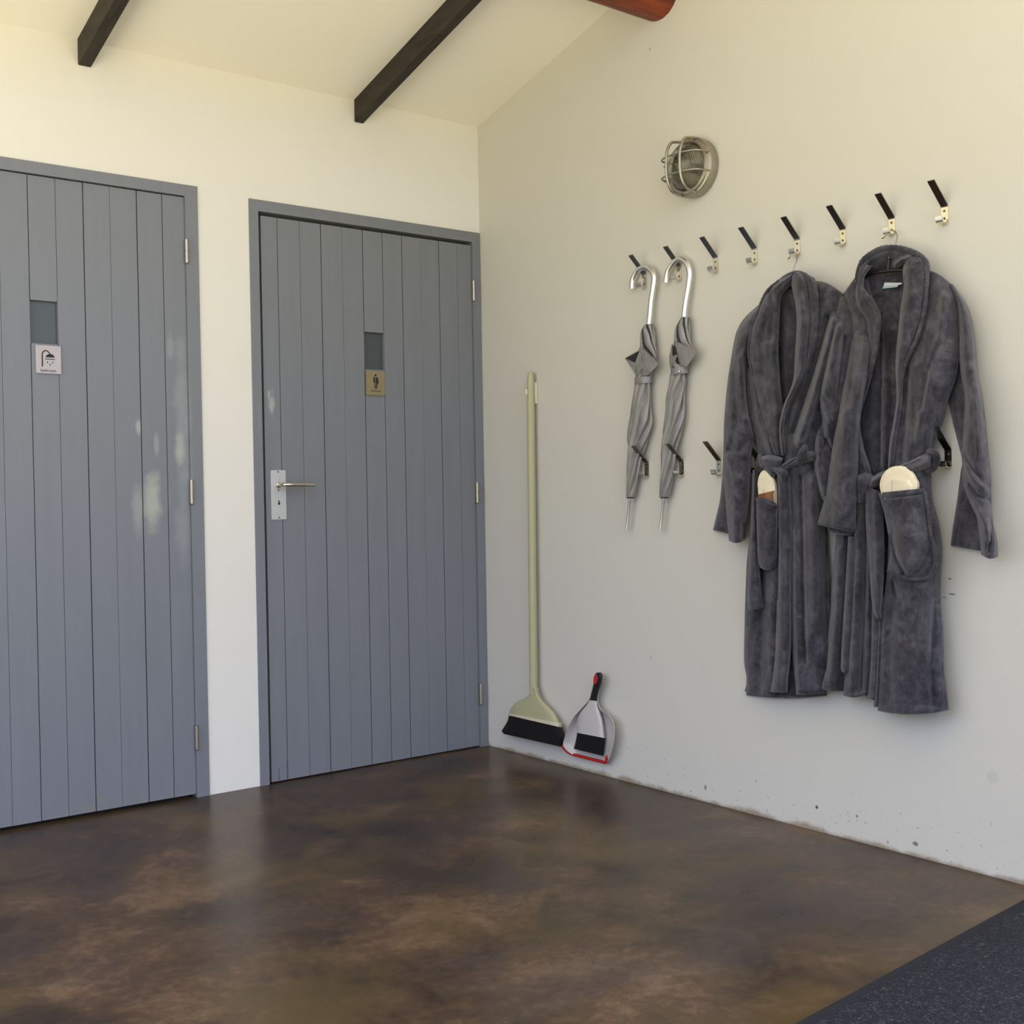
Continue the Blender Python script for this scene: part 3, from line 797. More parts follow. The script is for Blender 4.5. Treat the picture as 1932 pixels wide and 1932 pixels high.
hr = [(c7(1262, 296), c7(1284, 300)), (c7(1250, 330), c7(1292, 330)), (c7(1247, 370), c7(1290, 372)), (c7(1247, 402), c7(1272, 402))]
q = loft_px(hr, lambda s: .0425, lambda s: .004, nv=20).build('grip_inset', M_RED, root, auto=1.2); q['label'] = 'red grip inset'
bb = [(c7(1204, 574), c7(1282, 584)), (c7(1170, 630), c7(1294, 650)), (c7(1110, 700), c7(1320, 715)), (c7(1080, 770), c7(1342, 790)), (c7(1068, 850), c7(1356, 880)), (c7(1066, 922), c7(1366, 980))]
loft_px(bb, lambda s: .034, lambda s: .012+.005*s).build('body', M_WHITE, root, auto=1.2)
bs = [(c7(1074, 920), c7(1364, 977)), (c7(1060, 1000), c7(1358, 1060)), (c7(1046, 1060), c7(1350, 1120)), (c7(1036, 1095), c7(1344, 1170))]
loft_px(bs, lambda s: .034, lambda s: .0145, nu=50, nv=30).build('bristles', M_BRIST, root, auto=.9)

# ------------------------------------------------------------------ robes
DS = 1.22     # how far the hanging layers stand off the wall
def seg_dist(U, V_, pl):
    pl = np.asarray(pl, float); best = np.full(U.shape, 1e9)
    for a, b in zip(pl[:-1], pl[1:]):
        ab = b-a; L2 = ab@ab+1e-9
        t = np.clip(((U-a[0])*ab[0]+(V_-a[1])*ab[1])/L2, 0, 1)
        best = np.minimum(best, np.hypot(U-a[0]-t*ab[0], V_-a[1]-t*ab[1]))
    return best
def patch(mb, L, R, prof, off=0.0, nu=40, nv=80, folds=(), th=.006, arch=0, sag=0, Mid=None, roll=.008, rw=3.0, wob=.0016, drape=.0012, ends=(0, 1), hem=None, seed=0):
    """a piece of hanging cloth: traced left and right edges, its own depth profile from the wall, folds and thickness"""
    Lc = crs(L, nv); Rc = crs(R, nv); t = np.linspace(0, 1, nu); p = np.linspace(0, 1, nv)
    if Mid is None: UV = Lc[:, None]*(1-t)[None, :, None]+Rc[:, None]*t[None, :, None]
    else:
        Mc = crs(Mid, nv)
        UV = Lc[:, None]*(2*(t-.5)*(t-1))[None, :, None]+Mc[:, None]*(4*t*(1-t))[None, :, None]+Rc[:, None]*(2*t*(t-.5))[None, :, None]
    U = UV[:, :, 0]; V_ = UV[:, :, 1].copy()
    V_ -= arch*np.sin(math.pi*t)[None, :]*((1-p)**5)[:, None]
    V_ += sag*np.sin(math.pi*t)[None, :]*(p**8)[:, None]
    pr = crs(prof, nu)[:, 0]
    of = np.full(nv, off) if np.isscalar(off) else crs(off, nv)[:, 0]
    D = of[:, None]+pr[None, :]
    for pl, wd, am in folds:
        ds = seg_dist(U, V_, pl); D = D+1.7*am*np.exp(-(ds/wd)**2)
    if drape:
        for i in range(nv):
            for j in range(nu):
                q = mnoise.noise(Vector((U[i, j]*.075+seed*5.3, V_[i, j]*.010, seed*1.7)))
                q2 = mnoise.noise(Vector((U[i, j]*.16+seed*2.3, V_[i, j]*.022, seed*4.1)))
                D[i, j] += drape*(1-2*abs(q)**.7)*.8 + drape*.3*q2
    W_ = np.linalg.norm(UV[:, -1]-UV[:, 0], axis=1)[:, None]
    eL = t[None, :]*W_; eR = (1-t)[None, :]*W_
    D = D-roll*(np.exp(-(eL/rw)**2)+np.exp(-(eR/rw)**2))
    H_ = np.linalg.norm(UV[-1, :]-UV[0, :], axis=1)[None, :]
    if ends[0]: D = D-roll*np.exp(-((p[:, None]*H_)/rw)**2)
    if ends[1]: D = D-roll*np.exp(-(((1-p)[:, None]*H_)/rw)**2)
    if hem is not None:   # stitched line a few px above the bottom edge
        D = D-.0035*np.exp(-((((1-p)[:, None]*H_)-hem)/1.6)**2)
    G = np.zeros((nv, nu, 3))
    for i in range(nv):
        for j in range(nu):
            dd = D[i, j]+wob*(mnoise.noise(Vector((U[i, j]*.05+seed, V_[i, j]*.035, seed*3.1)))+.6*mnoise.noise(Vector((U[i, j]*.16, V_[i, j]*.12+seed, 7.7))))
            G[i, j] = onX(U[i, j], V_[i, j], max(dd*DS, .009))
    Bk = G+np.array([th, 0, 0]); Bk[:, :, 0] = np.minimum(Bk[:, :, 0], -.002)
    b = len(mb.v); mb.grid(G); mb.grid(Bk[:, ::-1])
    n2 = nv*nu
    f_ = lambda i, j: b+i*nu+j
    g_ = lambda i, j: b+n2+i*nu+(nu-1-j)
    for i in range(nv-1):
        mb.f += [[f_(i, 0), f_(i+1, 0), g_(i+1, 0), g_(i, 0)], [f_(i, nu-1), g_(i, nu-1), g_(i+1, nu-1), f_(i+1, nu-1)]]; mb.m += [0, 0]
    for j in range(nu-1):
        mb.f += [[f_(0, j), g_(0, j), g_(0, j+1), f_(0, j+1)], [f_(nv-1, j), f_(nv-1, j+1), g_(nv-1, j+1), g_(nv-1, j)]]; mb.m += [0, 0]
    return mb
def px_tube(mb, pts, rad, n=60, seg=10, flat=1.0, wobble=0.0):
    P = crs([onX(u, v, d*DS) for u, v, d in pts], n)
    if wobble:
        for i in range(n): P[i] += np.array([-1.8*wobble*(.5+.5*math.sin(i*1.9)), 0, wobble*.5*math.sin(i*1.3)])
    return mb.tube(P, rad, seg, flat=flat)

def hanger(lab, hook_pts, stem, bar, loc):
    root = thing('coat_hanger', lab, 'hanger', loc, 'coat hangers holding the robes')
    mb = MB(); px_tube(mb, hook_pts, .0017, 50, 8); mb.build('hook', M_WIRE, root)
    mb = MB(); px_tube(mb, stem, .0042, 10, 10); px_tube(mb, bar, .0048, 60, 10); mb.build('shoulder_bar', M_BLKPL, root)
hanger('wire-hook hanger inside the left grey robe', [(1487, 489, .022), (1491, 484, .024), (1492, 479, .022), (1497, 475.5, .014), (1502, 477, .010), (1504.5, 482, .014), (1503, 492, .024), (1498, 505, .032), (1495, 520, .036)],
       [(1495, 519, .036), (1492, 530, .036), (1489, 541, .036)], [(1425, 590, .036), (1450, 565, .038), (1482, 545, .040), (1510, 543, .040), (1550, 556, .040), (1585, 580, .040)], onX(1495, 519, .036))
hanger('wire-hook hanger inside the right grey robe', [(1663.5, 450, .022), (1668, 448, .024), (1671, 442, .024), (1677, 436.5, .016), (1684, 435, .010), (1690, 438, .012), (1693, 447, .018), (1689, 460, .028), (1679, 473, .036), (1677, 489, .040)],
       [(1677, 488, .040), (1676, 500, .042), (1675, 510, .044)], [(1605, 548, .040), (1636, 521, .042), (1656, 514, .044), (1677, 511, .044), (1703, 510, .044), (1745, 522, .042), (1790, 552, .040)], onX(1677, 488, .04))

# ---------- left robe
RA = thing('bathrobe', 'left grey fleece bathrobe with knotted belt and brown-edged pocket', 'bathrobe', onX(1500, 1316, .03), 'grey fleece bathrobes on hangers')
mb = MB()
patch(mb, [(1444, 552), (1432, 600), (1420, 740), (1428, 850), (1420, 1000), (1410, 1180), (1408, 1312)], [(1585, 556), (1590, 600), (1570, 740), (1560, 850), (1556, 1000), (1560, 1180), (1558, 1313)],
      [.016, .024, .026, .024, .016], 0, 50, 120, arch=22, folds=[([(1473, 560), (1476, 780)], 9, -.006), ([(1490, 560), (1487, 760)], 9, .004)], sag=5, hem=12, seed=1)
mb.build('back_panel', M_FLEECE, RA)
mb = MB()
Lp = [(1432, 584), (1411, 635), (1404, 690), (1406, 740), (1412, 790), (1420, 817), (1429, 855), (1422, 885), (1418.5, 950), (1414.5, 1010), (1409, 1060), (1406, 1130), (1404, 1210), (1404, 1250), (1409, 1283), (1404.5, 1304)]
Rp = [(1472, 556), (1468, 640), (1468, 700), (1472, 740), (1474, 790), (1476, 817), (1478, 855), (1479, 885), (1480, 950), (1477, 1010), (1476, 1060), (1475, 1130), (1473, 1210), (1469, 1250), (1466, 1283), (1460, 1312)]
patch(mb, Lp, Rp, [-.006, .010, .022, .026, .020], [.018, .026, .032, .036, .036, .034, .030, .028, .026, .024, .022, .022, .022, .022, .022, .022], 44, 150,
      folds=[([(1419, 700), (1432, 790), (1455, 850)], 7, .010), ([(1440, 1020), (1438, 1180), (1432, 1300)], 10, -.010), ([(1460, 1060), (1455, 1300)], 7, .004)], hem=11, sag=4, seed=2)
q = mb.build('front_panel', M_FLEECE, RA)
mb = MB()
patch(mb, [(1465, 880), (1464, 920), (1465, 960), (1465, 1010), (1466, 1060), (1466, 1130), (1464, 1190), (1462, 1240), (1457, 1280), (1452, 1306)], [(1486, 878), (1491, 915), (1492, 960), (1494, 1010), (1493, 1060), (1492, 1130), (1492, 1190), (1490, 1240), (1486, 1280), (1484, 1307)],
      [.058, .078, .083, .078, .060], 0, 24, 110, hem=10, seed=3, folds=[([(1468, 1000), (1468, 1130)], 2.5, -.008)])
mb.build('front_edge', M_FLEECE, RA)
mb = MB()
Lq = [(1537, 531), (1520, 590), (1508, 650), (1498, 710), (1488, 750), (1480, 800), (1476, 845), (1480, 880), (1490, 920), (1491, 980), (1491, 1060), (1491, 1130), (1493, 1190), (1496, 1245), (1500, 1285), (1502, 1310)]
Mq = [(1562, 536), (1552, 590), (1544, 650), (1534, 710), (1524, 750), (1514, 800), (1508, 845), (1510, 880), (1519, 920), (1523, 980), (1526, 1060), (1527, 1130), (1528, 1190), (1528, 1245), (1528, 1285), (1522, 1311)]
Rq = [(1598, 562), (1588, 600), (1574, 650), (1564, 710), (1558, 750), (1552, 800), (1545, 845), (1544, 880), (1550, 920), (1557, 980), (1562, 1060), (1565, 1130), (1566, 1190), (1563, 1245), (1560, 1285), (1557, 1307)]
patch(mb, Lq, Rq, [.0, .020, .022, .016, -.004], [.030, .042, .048, .050, .048, .048, .048, .046, .046, .046, .046, .046, .046, .046, .046, .046], 56, 150, Mid=Mq, hem=11, seed=4, rw=4,
      folds=[([(1563, 600), (1550, 650), (1535, 700), (1516, 760), (1498, 815)], 6, -.016), ([(1573, 605), (1562, 650), (1548, 700), (1528, 770), (1508, 835)], 8, .020), ([(1534, 536), (1590, 556)], 5, .004),
             ([(1512, 900), (1514, 1000), (1516, 1120), (1520, 1250)], 4, -.008), ([(1532, 900), (1534, 1000), (1535, 1120), (1530, 1200)], 9, .012), ([(1557, 930), (1556, 1050), (1560, 1200)], 7, -.010), ([(1500, 1000), (1502, 1150), (1508, 1300)], 5, .006)])
mb.build('front_panel', M_FLEECE, RA)
# left sleeve: back layer and front layer
mb = MB()
patch(mb, [(1364, 870), (1362, 905), (1358, 945), (1351, 975), (1345, 1000)], [(1384, 870), (1388, 905), (1390, 945), (1392, 975), (1392, 1012)], [.020, .028, .030, .030], 0, 20, 50, hem=8, seed=5)
Ls = [(1437, 570), (1406, 598), (1391, 622), (1384, 648), (1378, 685), (1373, 718), (1369, 755), (1366, 795), (1365, 836), (1363.5, 880), (1365, 905), (1369, 948), (1372, 985), (1375.5, 1020)]
Rs = [(1446, 582), (1426, 622), (1414, 660), (1407, 700), (1406, 740), (1410, 775), (1416, 805), (1421, 828), (1416, 855), (1414.5, 892), (1413, 929), (1410, 963), (1406, 990), (1404.5, 1017)]
patch(mb, Ls, Rs, [.0, .024, .032, .026, .004], [.022, .030, .036, .040, .042, .044, .048, .052, .056, .058, .058, .056, .054, .052], 36, 140, seed=6, sag=6, hem=9, rw=4,
      folds=[([(1395, 680), (1400, 740), (1406, 790)], 5, .006), ([(1386, 700), (1390, 800), (1378, 850)], 6, -.005), ([(1372, 860), (1382, 890), (1395, 905)], 5, .008), ([(1412, 830), (1395, 850), (1376, 845)], 7, -.008), ([(1400, 990), (1398, 1015)], 4, -.008), ([(1385, 900), (1388, 960), (1386, 1015)], 8, .006)])
mb.build('sleeve', M_FLEECE, RA)
mb = MB()
patch(mb, [(1578, 549), (1566, 600), (1557, 655), (1549, 712), (1546, 752), (1549, 790), (1540, 822), (1536, 869), (1539, 903), (1551, 944)], [(1608, 571), (1611, 606), (1604, 652), (1597, 695), (1592, 740), (1586, 787), (1579, 825), (1573, 868), (1571, 908), (1572, 946)],
      [.0, .020, .026, .018, .004], [.014, .040, .058, .068, .066, .060, .058, .058, .056, .052], 36, 110, seed=7, rw=5,
      folds=[([(1581, 620), (1570, 680), (1556, 740)], 8, .014), ([(1592, 640), (1584, 700), (1578, 760)], 6, -.010), ([(1549, 752), (1556, 772), (1566, 792)], 4, .012), ([(1550, 790), (1556, 840)], 6, -.012), ([(1560, 830), (1568, 852)], 4, -.012), ([(1545, 830), (1542, 880), (1552, 930)], 6, .008)])
mb.build('sleeve', M_FLEECE, RA)
# shawl collar
mb = MB()
patch(mb, [(1494, 513), (1470, 529), (1449, 547), (1438, 565), (1428, 590), (1418, 615), (1412, 645), (1411, 667), (1417, 700), (1423, 735), (1430, 765), (1440, 800), (1450, 833), (1458, 857)],
      [(1494, 532), (1484, 545), (1475, 556), (1470, 575), (1468, 600), (1467, 620), (1467, 650), (1467, 670), (1469, 700), (1472, 735), (1475, 765), (1473, 800), (1473, 833), (1475, 860)],
      [.012, .022, .020, .018, .010], [.044, .050, .056, .060, .060, .060, .060, .060, .060, .060, .060, .058, .056, .054], 36, 130, seed=8, roll=.009, rw=4,
      folds=[([(1452, 550), (1460, 590), (1455, 640)], 7, -.008), ([(1446, 600), (1436, 650), (1440, 740), (1455, 820)], 6, -.006), ([(1460, 640), (1458, 700), (1465, 780)], 6, .006)])
px_tube(mb, [(1470, 530, .058), (1450, 547, .062), (1439, 566, .066), (1430, 590, .068), (1420, 616, .069), (1414.5, 645, .070), (1413.5, 667, .070), (1419, 700, .070), (1425, 735, .069), (1432, 765, .068), (1442, 800, .067), (1452, 833, .066), (1459, 856, .064)], .0050, 130, 8, wobble=.0009)
patch(mb, [(1491, 528), (1495, 547), (1500, 570), (1503, 600), (1502, 637), (1499, 684), (1497, 715), (1489, 740), (1478, 765), (1471, 793), (1469, 821), (1473, 860)],
      [(1520, 518), (1534, 525), (1541, 548), (1543, 600), (1540, 637), (1536, 662), (1528, 688), (1515, 713), (1500, 742), (1488, 768), (1483, 800), (1487, 858)],
      [.008, .030, .030, .012, .018, .010], [.044, .060, .066, .066, .066, .066, .066, .064, .062, .060, .056, .052], 44, 130, seed=9, roll=.009, rw=4, Mid=[(1505, 512), (1515, 527), (1521, 558), (1523, 600), (1521, 637), (1518, 673), (1513, 702), (1502, 728), (1489, 754), (1480, 781), (1476, 811), (1480, 859)])
px_tube(mb, [(1534, 526, .062), (1540, 548, .070), (1541.5, 600, .074), (1538.5, 637, .075), (1534, 662, .075), (1526, 688, .075), (1513, 713, .074), (1498, 742, .072), (1487, 768, .070), (1482, 800, .066)], .0050, 110, 8, wobble=.0009)
px_tube(mb, [(1470, 534, .040), (1482, 524, .046), (1494, 518, .052), (1506, 516, .054), (1520, 521, .052)], .009, 40, 10)
mb.build('collar', M_FLEECE, RA)
# belt: waist band, knot, hanging end, keeper loop
mb = MB()
patch(mb, [(1431, 856), (1431, 868), (1433, 880)], [(1443, 857), (1444, 872), (1446, 886)], [.056, .066, .070], 0, 14, 14, seed=10)
patch(mb, [(1436, 861), (1452, 858), (1468, 861), (1476, 864)], [(1438, 876), (1450, 886), (1465, 884), (1470, 877)], [.074, .094, .096, .082], 0, 16, 24, seed=11, rw=5)      # knot, upper lap
patch(mb, [(1446, 872), (1456, 876), (1466, 882)], [(1441, 886), (1450, 898), (1460, 902)], [.080, .090, .088, .078], 0, 14, 18, seed=12, rw=5)
patch(mb, [(1473, 877), (1490, 867), (1510, 857), (1525, 851.5), (1537, 851)], [(1480, 888), (1496, 880), (1512, 876), (1526, 871), (1537, 870)], [.076, .088, .088, .074], 0, 16, 36, seed=13, rw=4, folds=[([(1478, 882), (1500, 868), (1518, 862)], 2, -.006)])
patch(mb, [(1452, 874), (1464, 879), (1478, 881), (1486, 892)], [(1456, 892), (1466, 896), (1470, 905), (1472, 915)], [.084, .096, .096, .080], 0, 16, 24, seed=14, rw=5)
patch(mb, [(1420, 886), (1418, 940), (1416, 990), (1412.5, 1040), (1411, 1090), (1410.5, 1133), (1413, 1152)], [(1428, 886), (1427.5, 940), (1428.5, 990), (1430, 1040), (1433, 1090), (1437, 1133), (1440, 1147)], [.058, .068, .068, .060], 0, 16, 70, seed=15, rw=3, hem=5)
mb.build('belt', M_FLEECE, RA)
mb = MB()
px_tube(mb, [(1508, 877, .092), (1510, 866, .098), (1514, 855, .100), (1518, 845, .100), (1519, 839, .098)], [.004, .011, .013, .010, .004], 24, 12, flat=.6)
mb.build('belt_loop', M_FLEECE, RA)
mb = MB()
patch(mb, [(1426, 939), (1427, 960), (1428, 1000), (1429, 1040), (1431, 1068)], [(1463, 951), (1465, 965), (1465, 1000), (1465, 1040), (1464, 1070)], [.092, .098, .103, .100, .088], [0, 0, -.004, -.014, -.030], 30, 60, seed=16, drape=.001, rw=3, Mid=[(1448, 941), (1447, 957), (1447, 1000), (1447, 1040), (1447, 1076)], folds=[([(1428, 948), (1445, 950), (1462, 956)], 1.6, -.004), ([(1454, 945), (1466, 955)], 5, .008)])
mb.build('pocket', M_FLEECE, RA)

# ---------- right robe
RB = thing('bathrobe', 'right grey fleece bathrobe with cream slipper standing in its wide pocket', 'bathrobe', onX(1700, 1345, .03), 'grey fleece bathrobes on hangers')
mb = MB()
patch(mb, [(1600, 556), (1602, 620), (1610, 740), (1624, 850), (1612, 1000), (1604, 1180), (1600, 1303)], [(1800, 560), (1803, 620), (1792, 740), (1757, 850), (1758, 1000), (1772, 1180), (1779, 1335)],
      [.014, .022, .024, .022, .014], 0, 60, 130, folds=[([(1648, 560), (1655, 800), (1654, 890)], 8, .006), ([(1672, 600), (1668, 880)], 7, .010), ([(1662, 640), (1660, 880)], 4, -.008), ([(1660, 553), (1690, 551)], 3, .005)], seed=21, Mid=[(1690, 505), (1695, 620), (1698, 740), (1690, 850), (1686, 1000), (1688, 1180), (1692, 1325)])
mb.build('back_panel', M_FLEECE, RB)
mb = MB()   # wearer's right front (image left): chest, then skirt
patch(mb, [(1590, 555), (1604, 600), (1606, 660), (1605, 720), (1603, 760), (1603, 800), (1604, 850), (1606, 900), (1611, 960), (1610, 1056), (1605, 1139), (1599, 1214), (1594, 1272), (1591, 1312)],
      [(1630, 500), (1652, 596), (1655, 640), (1648, 690), (1636, 735), (1621, 790), (1628, 842), (1642, 890), (1650, 960), (1645, 1056), (1643, 1139), (1642, 1214), (1639, 1272), (1636, 1308)],
      [.008, .024, .026, .022, .018], [.022, .030, .034, .036, .036, .036, .038, .040, .042, .042, .042, .042, .042, .042], 50, 150, seed=22, sag=6, hem=10,
      folds=[([(1628, 640), (1618, 720), (1612, 800)], 7, -.006), ([(1634, 960), (1632, 1100), (1624, 1300)], 6, -.012), ([(1614, 1000), (1612, 1150), (1606, 1290)], 7, .010), ([(1610, 800), (1624, 850), (1636, 888)], 3, .008)])
patch(mb, [(1578, 955), (1577, 1010), (1573, 1060), (1570, 1087), (1567, 1149), (1562, 1211), (1558, 1257), (1551, 1280), (1545.5, 1297)], [(1606, 955), (1606, 1010), (1605, 1060), (1603, 1090), (1599, 1149), (1596, 1211), (1594, 1257), (1592, 1280), (1590, 1304)],
      [.030, .052, .054, .036, .024], .012, 30, 90, seed=23, sag=4, hem=11, folds=[([(1584, 1040), (1578, 1160), (1566, 1280)], 6, .008)])
mb.build('front_panel', M_FLEECE, RB)
mb = MB()
patch(mb, [(1644, 930), (1647, 985), (1645, 1056), (1643, 1139), (1641, 1239), (1637, 1290), (1636, 1318)], [(1664, 930), (1664, 985), (1663, 1056), (1664, 1139), (1660, 1239), (1658, 1290), (1655, 1322)], [.044, .058, .058, .046], .004, 18, 90, seed=24, hem=8)
patch(mb, [(1656, 1130), (1654, 1200), (1652, 1270), (1648, 1334)], [(1666, 1130), (1663, 1200), (1660, 1270), (1656, 1334)], [.056, .066, .066], .002, 10, 60, seed=25)
mb.build('front_edge', M_FLEECE, RB)
mb = MB()   # wearer's left front (image right)
Lb = [(1745, 508), (1740, 560), (1732, 610), (1716, 660), (1700, 710), (1697, 755), (1692, 800), (1688, 838), (1682, 885), (1670, 935), (1676, 985), (1676, 1040), (1673, 1090), (1666, 1139), (1661, 1189), (1659, 1239), (1658, 1288), (1656, 1341)]
Rb = [(1796, 540), (1806, 575), (1810, 610), (1811, 660), (1803, 710), (1789, 750), (1777, 795), (1766, 825), (1752, 880), (1757, 940), (1769, 986), (1776, 1040), (1773, 1090), (1773, 1139), (1777, 1189), (1779.5, 1264), (1783.5, 1295), (1788.5, 1340)]
Mb = [(1772, 519), (1776, 560), (1774, 610), (1766, 660), (1754, 710), (1744, 755), (1735, 798), (1727, 832), (1717, 883), (1714, 938), (1722, 986), (1726, 1040), (1723, 1090), (1720, 1139), (1719, 1189), (1719, 1250), (1720, 1292), (1721, 1348)]
patch(mb, Lb, Rb, [.010, .028, .032, .026, .0], [.026, .036, .042, .046, .048, .048, .048, .048, .046, .046, .048, .050, .050, .052, .054, .056, .056, .056], 80, 190, Mid=Mb, seed=26, hem=13, rw=5,
      folds=[([(1782, 560), (1772, 640), (1757, 690), (1745, 750), (1730, 830)], 8, .012), ([(1770, 650), (1752, 700), (1738, 770)], 5, -.010), ([(1714, 700), (1708, 780), (1702, 870)], 6, -.008), ([(1770, 760), (1764, 800), (1756, 840)], 6, -.006),
             ([(1750, 1110), (1746, 1180), (1742, 1230)], 12, .008), ([(1690, 1100), (1680, 1200), (1676, 1320)], 9, -.006), ([(1762, 1140), (1757, 1240), (1762, 1330)], 8, -.008), ([(1685, 1100), (1690, 1125), (1700, 1140)], 4, -.006)])
mb.build('front_panel', M_FLEECE, RB)
# left (image) sleeve, hanging in front of the other robe's sleeve
mb = MB()
patch(mb, [(1566, 975), (1563, 990), (1562, 1000), (1577, 1009)], [(1608, 975), (1609, 990), (1610, 1003), (1607, 1011)], [.074, .080, .080, .074], 0, 16, 20, seed=27)
patch(mb, [(1604, 585), (1608, 612), (1603, 650), (1596, 700), (1588, 748), (1581, 790), (1573, 830), (1567, 870), (1561, 910), (1553, 950), (1546, 974), (1542, 990)],
      [(1640, 585), (1644, 612), (1642, 650), (1636, 700), (1627, 750), (1621, 793), (1618, 830), (1617.5, 870), (1616, 915), (1614, 955), (1613, 985), (1612, 1005)],
      [.006, .028, .036, .030, .008], [.004, .018, .044, .060, .070, .074, .076, .078, .078, .078, .078, .076], 40, 150, seed=28, rw=5, hem=9, roll=.008,
      folds=[([(1612, 640), (1606, 720), (1600, 800)], 5, -.004), ([(1598, 780), (1592, 880), (1580, 980)], 12, .006), ([(1628, 640), (1618, 740)], 6, .004)])
mb.build('sleeve', M_FLEECE, RB)
# right (image) sleeve
mb = MB()
patch(mb, [(1797, 660), (1789, 735), (1796, 788), (1806, 830), (1815, 868), (1812, 895), (1805, 948), (1798, 992), (1793.5, 1029)], [(1818, 660), (1828, 735), (1828, 788), (1830, 830), (1832, 868), (1840, 900), (1850, 950), (1858, 1000), (1862, 1042)], [.014, .022, .028, .028], 0, 26, 90, seed=29, drape=.002, hem=9, sag=0)
Ls = [(1790, 534), (1806, 575), (1808, 620), (1809, 665), (1813, 705), (1820, 750), (1819, 790), (1817, 830), (1816, 866), (1816.5, 905), (1827, 942), (1842, 974), (1847, 1004), (1851, 1046)]
Rs = [(1798, 538), (1822, 575), (1834, 615), (1840, 665), (1843, 705), (1852, 748), (1857, 790), (1861, 832), (1864, 866), (1867.5, 905), (1868, 945), (1871, 985), (1879, 1020), (1881, 1050)]
patch(mb, Ls, Rs, [.004, .026, .034, .026, .002], [.022, .030, .036, .040, .042, .044, .046, .048, .048, .048, .050, .052, .052, .050], 38, 150, seed=30, rw=5, sag=6, roll=.008,
      folds=[([(1838, 700), (1844, 800), (1846, 860)], 6, .006), ([(1824, 880), (1836, 905), (1858, 925)], 5, .010), ([(1830, 915), (1845, 935), (1866, 945)], 4, -.008), ([(1822, 860), (1834, 885), (1848, 900)], 4, -.006), ([(1840, 950), (1858, 985), (1864, 1020)], 5, .008), ([(1868, 980), (1866, 1040)], 4, -.010)])
mb.build('sleeve', M_FLEECE, RB)
# collar
mb = MB()
# standing back of the collar
patch(mb, [(1619, 530), (1621, 512), (1629, 491), (1645, 477), (1663, 467.5), (1682, 465), (1702, 467), (1722, 473), (1739, 482), (1749, 496), (1752, 514)],
      [(1638, 534), (1636, 524), (1646, 518), (1658, 514), (1668, 512), (1680, 511), (1692, 511), (1704, 511), (1715, 510), (1728, 512), (1742, 520)],
      [.040, .048, .036, .026, .020], 0, 30, 90, seed=31, roll=.012, rw=4, folds=[([(1690, 500), (1702, 491), (1716, 487)], 5, .014)])
px_tube(mb, [(1617, 535, .062), (1620, 513, .058), (1628, 492, .052), (1645, 478, .048), (1663, 469, .046), (1682, 467, .046), (1702, 469, .046), (1722, 475, .048), (1738, 484, .054), (1748, 497, .062), (1750, 515, .070)], .0075, 110, 10, wobble=.0008)
# image-left lapel
patch(mb, [(1626, 500), (1617, 522), (1614, 552), (1615.5, 572), (1623, 589), (1633, 602), (1636, 624), (1638, 650), (1634, 690), (1626, 730)],
      [(1645, 500), (1630, 520), (1628, 540), (1635, 556), (1645, 568), (1653, 585), (1659, 601), (1657, 630), (1652, 672), (1641, 712)],
      [.006, .014, .018, .022, .016], [.046, .052, .054, .054, .054, .054, .052, .048, .042, .036], 26, 100, seed=32, roll=.008, rw=3)
px_tube(mb, [(1638, 492, .056), (1627, 508, .064), (1623.5, 525, .070), (1624.5, 542, .074), (1633, 556, .075), (1643, 567, .075), (1651, 582, .075), (1657, 599, .073), (1655.5, 630, .068), (1650, 672, .062), (1640, 710, .056), (1629, 750, .052), (1620, 785, .050)], [.004, .007, .0075, .0075, .0075, .0075, .007, .006, .005, .004], 120, 10, wobble=.0008)
# image-right lapel
patch(mb, [(1704, 504), (1703, 516), (1705, 532), (1704, 552), (1699, 582), (1695, 622), (1691, 660), (1689.5, 697), (1691, 725), (1691, 757), (1685, 800), (1678, 838), (1675, 886)],
      [(1744, 494), (1751, 512), (1750.5, 538), (1748, 570), (1742, 604), (1731, 640), (1716, 672), (1706, 698), (1702, 730), (1702, 757), (1696, 800), (1691, 832), (1687, 882)],
      [.012, .032, .030, .022, .010], [.048, .056, .060, .060, .060, .060, .058, .056, .054, .052, .050, .048, .046], 36, 140, seed=33, roll=.010, rw=4, Mid=[(1722, 485), (1728, 510), (1729, 535), (1727, 560), (1721, 593), (1713, 631), (1704, 666), (1698, 698), (1697, 728), (1697, 757), (1691, 800), (1685, 836), (1681, 884)])
px_tube(mb, [(1744, 497, .062), (1749.5, 514, .072), (1749, 538, .076), (1746.5, 570, .077), (1740.5, 604, .077), (1729.5, 640, .077), (1714.5, 672, .076), (1704.5, 698, .074), (1700, 730, .070), (1699, 757, .066), (1694, 800, .062), (1689, 832, .060), (1686, 880, .058)], .0052, 140, 8, wobble=.001)
mb.build('collar', M_FLEECE, RB)
# neck tag
mb = MB(); e = [onX(1666, 543.5, .041), onX(1693, 542, .041), onX(1692, 541, .041), onX(1702, 536, .041), onX(1702, 533, .041), onX(1670, 532, .041)]
def flat(pts, dx): 
    n = len(pts); V = [tuple(p) for p in pts]+[tuple(p+np.array([dx, 0, 0])) for p in pts]
    return V, [list(range(n)), list(range(n, 2*n))[::-1]]+[(i, (i+1) % n, n+(i+1) % n, n+i) for i in range(n)]
mb.add(*flat([onX(1669, 533, .043), onX(1702, 533.5, .043), onX(1701, 536, .043), (onX(1694, 538, .043)), onX(1693, 541, .043), onX(1665.5, 544, .043)], .002))
g = mb.build('neck_tag', M_LABEL, RB, smooth=False); g['label'] = 'white neck tag with pale teal band'
mb = MB(); mb.add(*flat([onX(1667, 539.5, .0438), onX(1693.5, 538, .0438), onX(1693, 541.5, .0438), onX(1665, 544.5, .0438)], .0006))
mb.build('tag_band', M_TEAL, g, smooth=False)
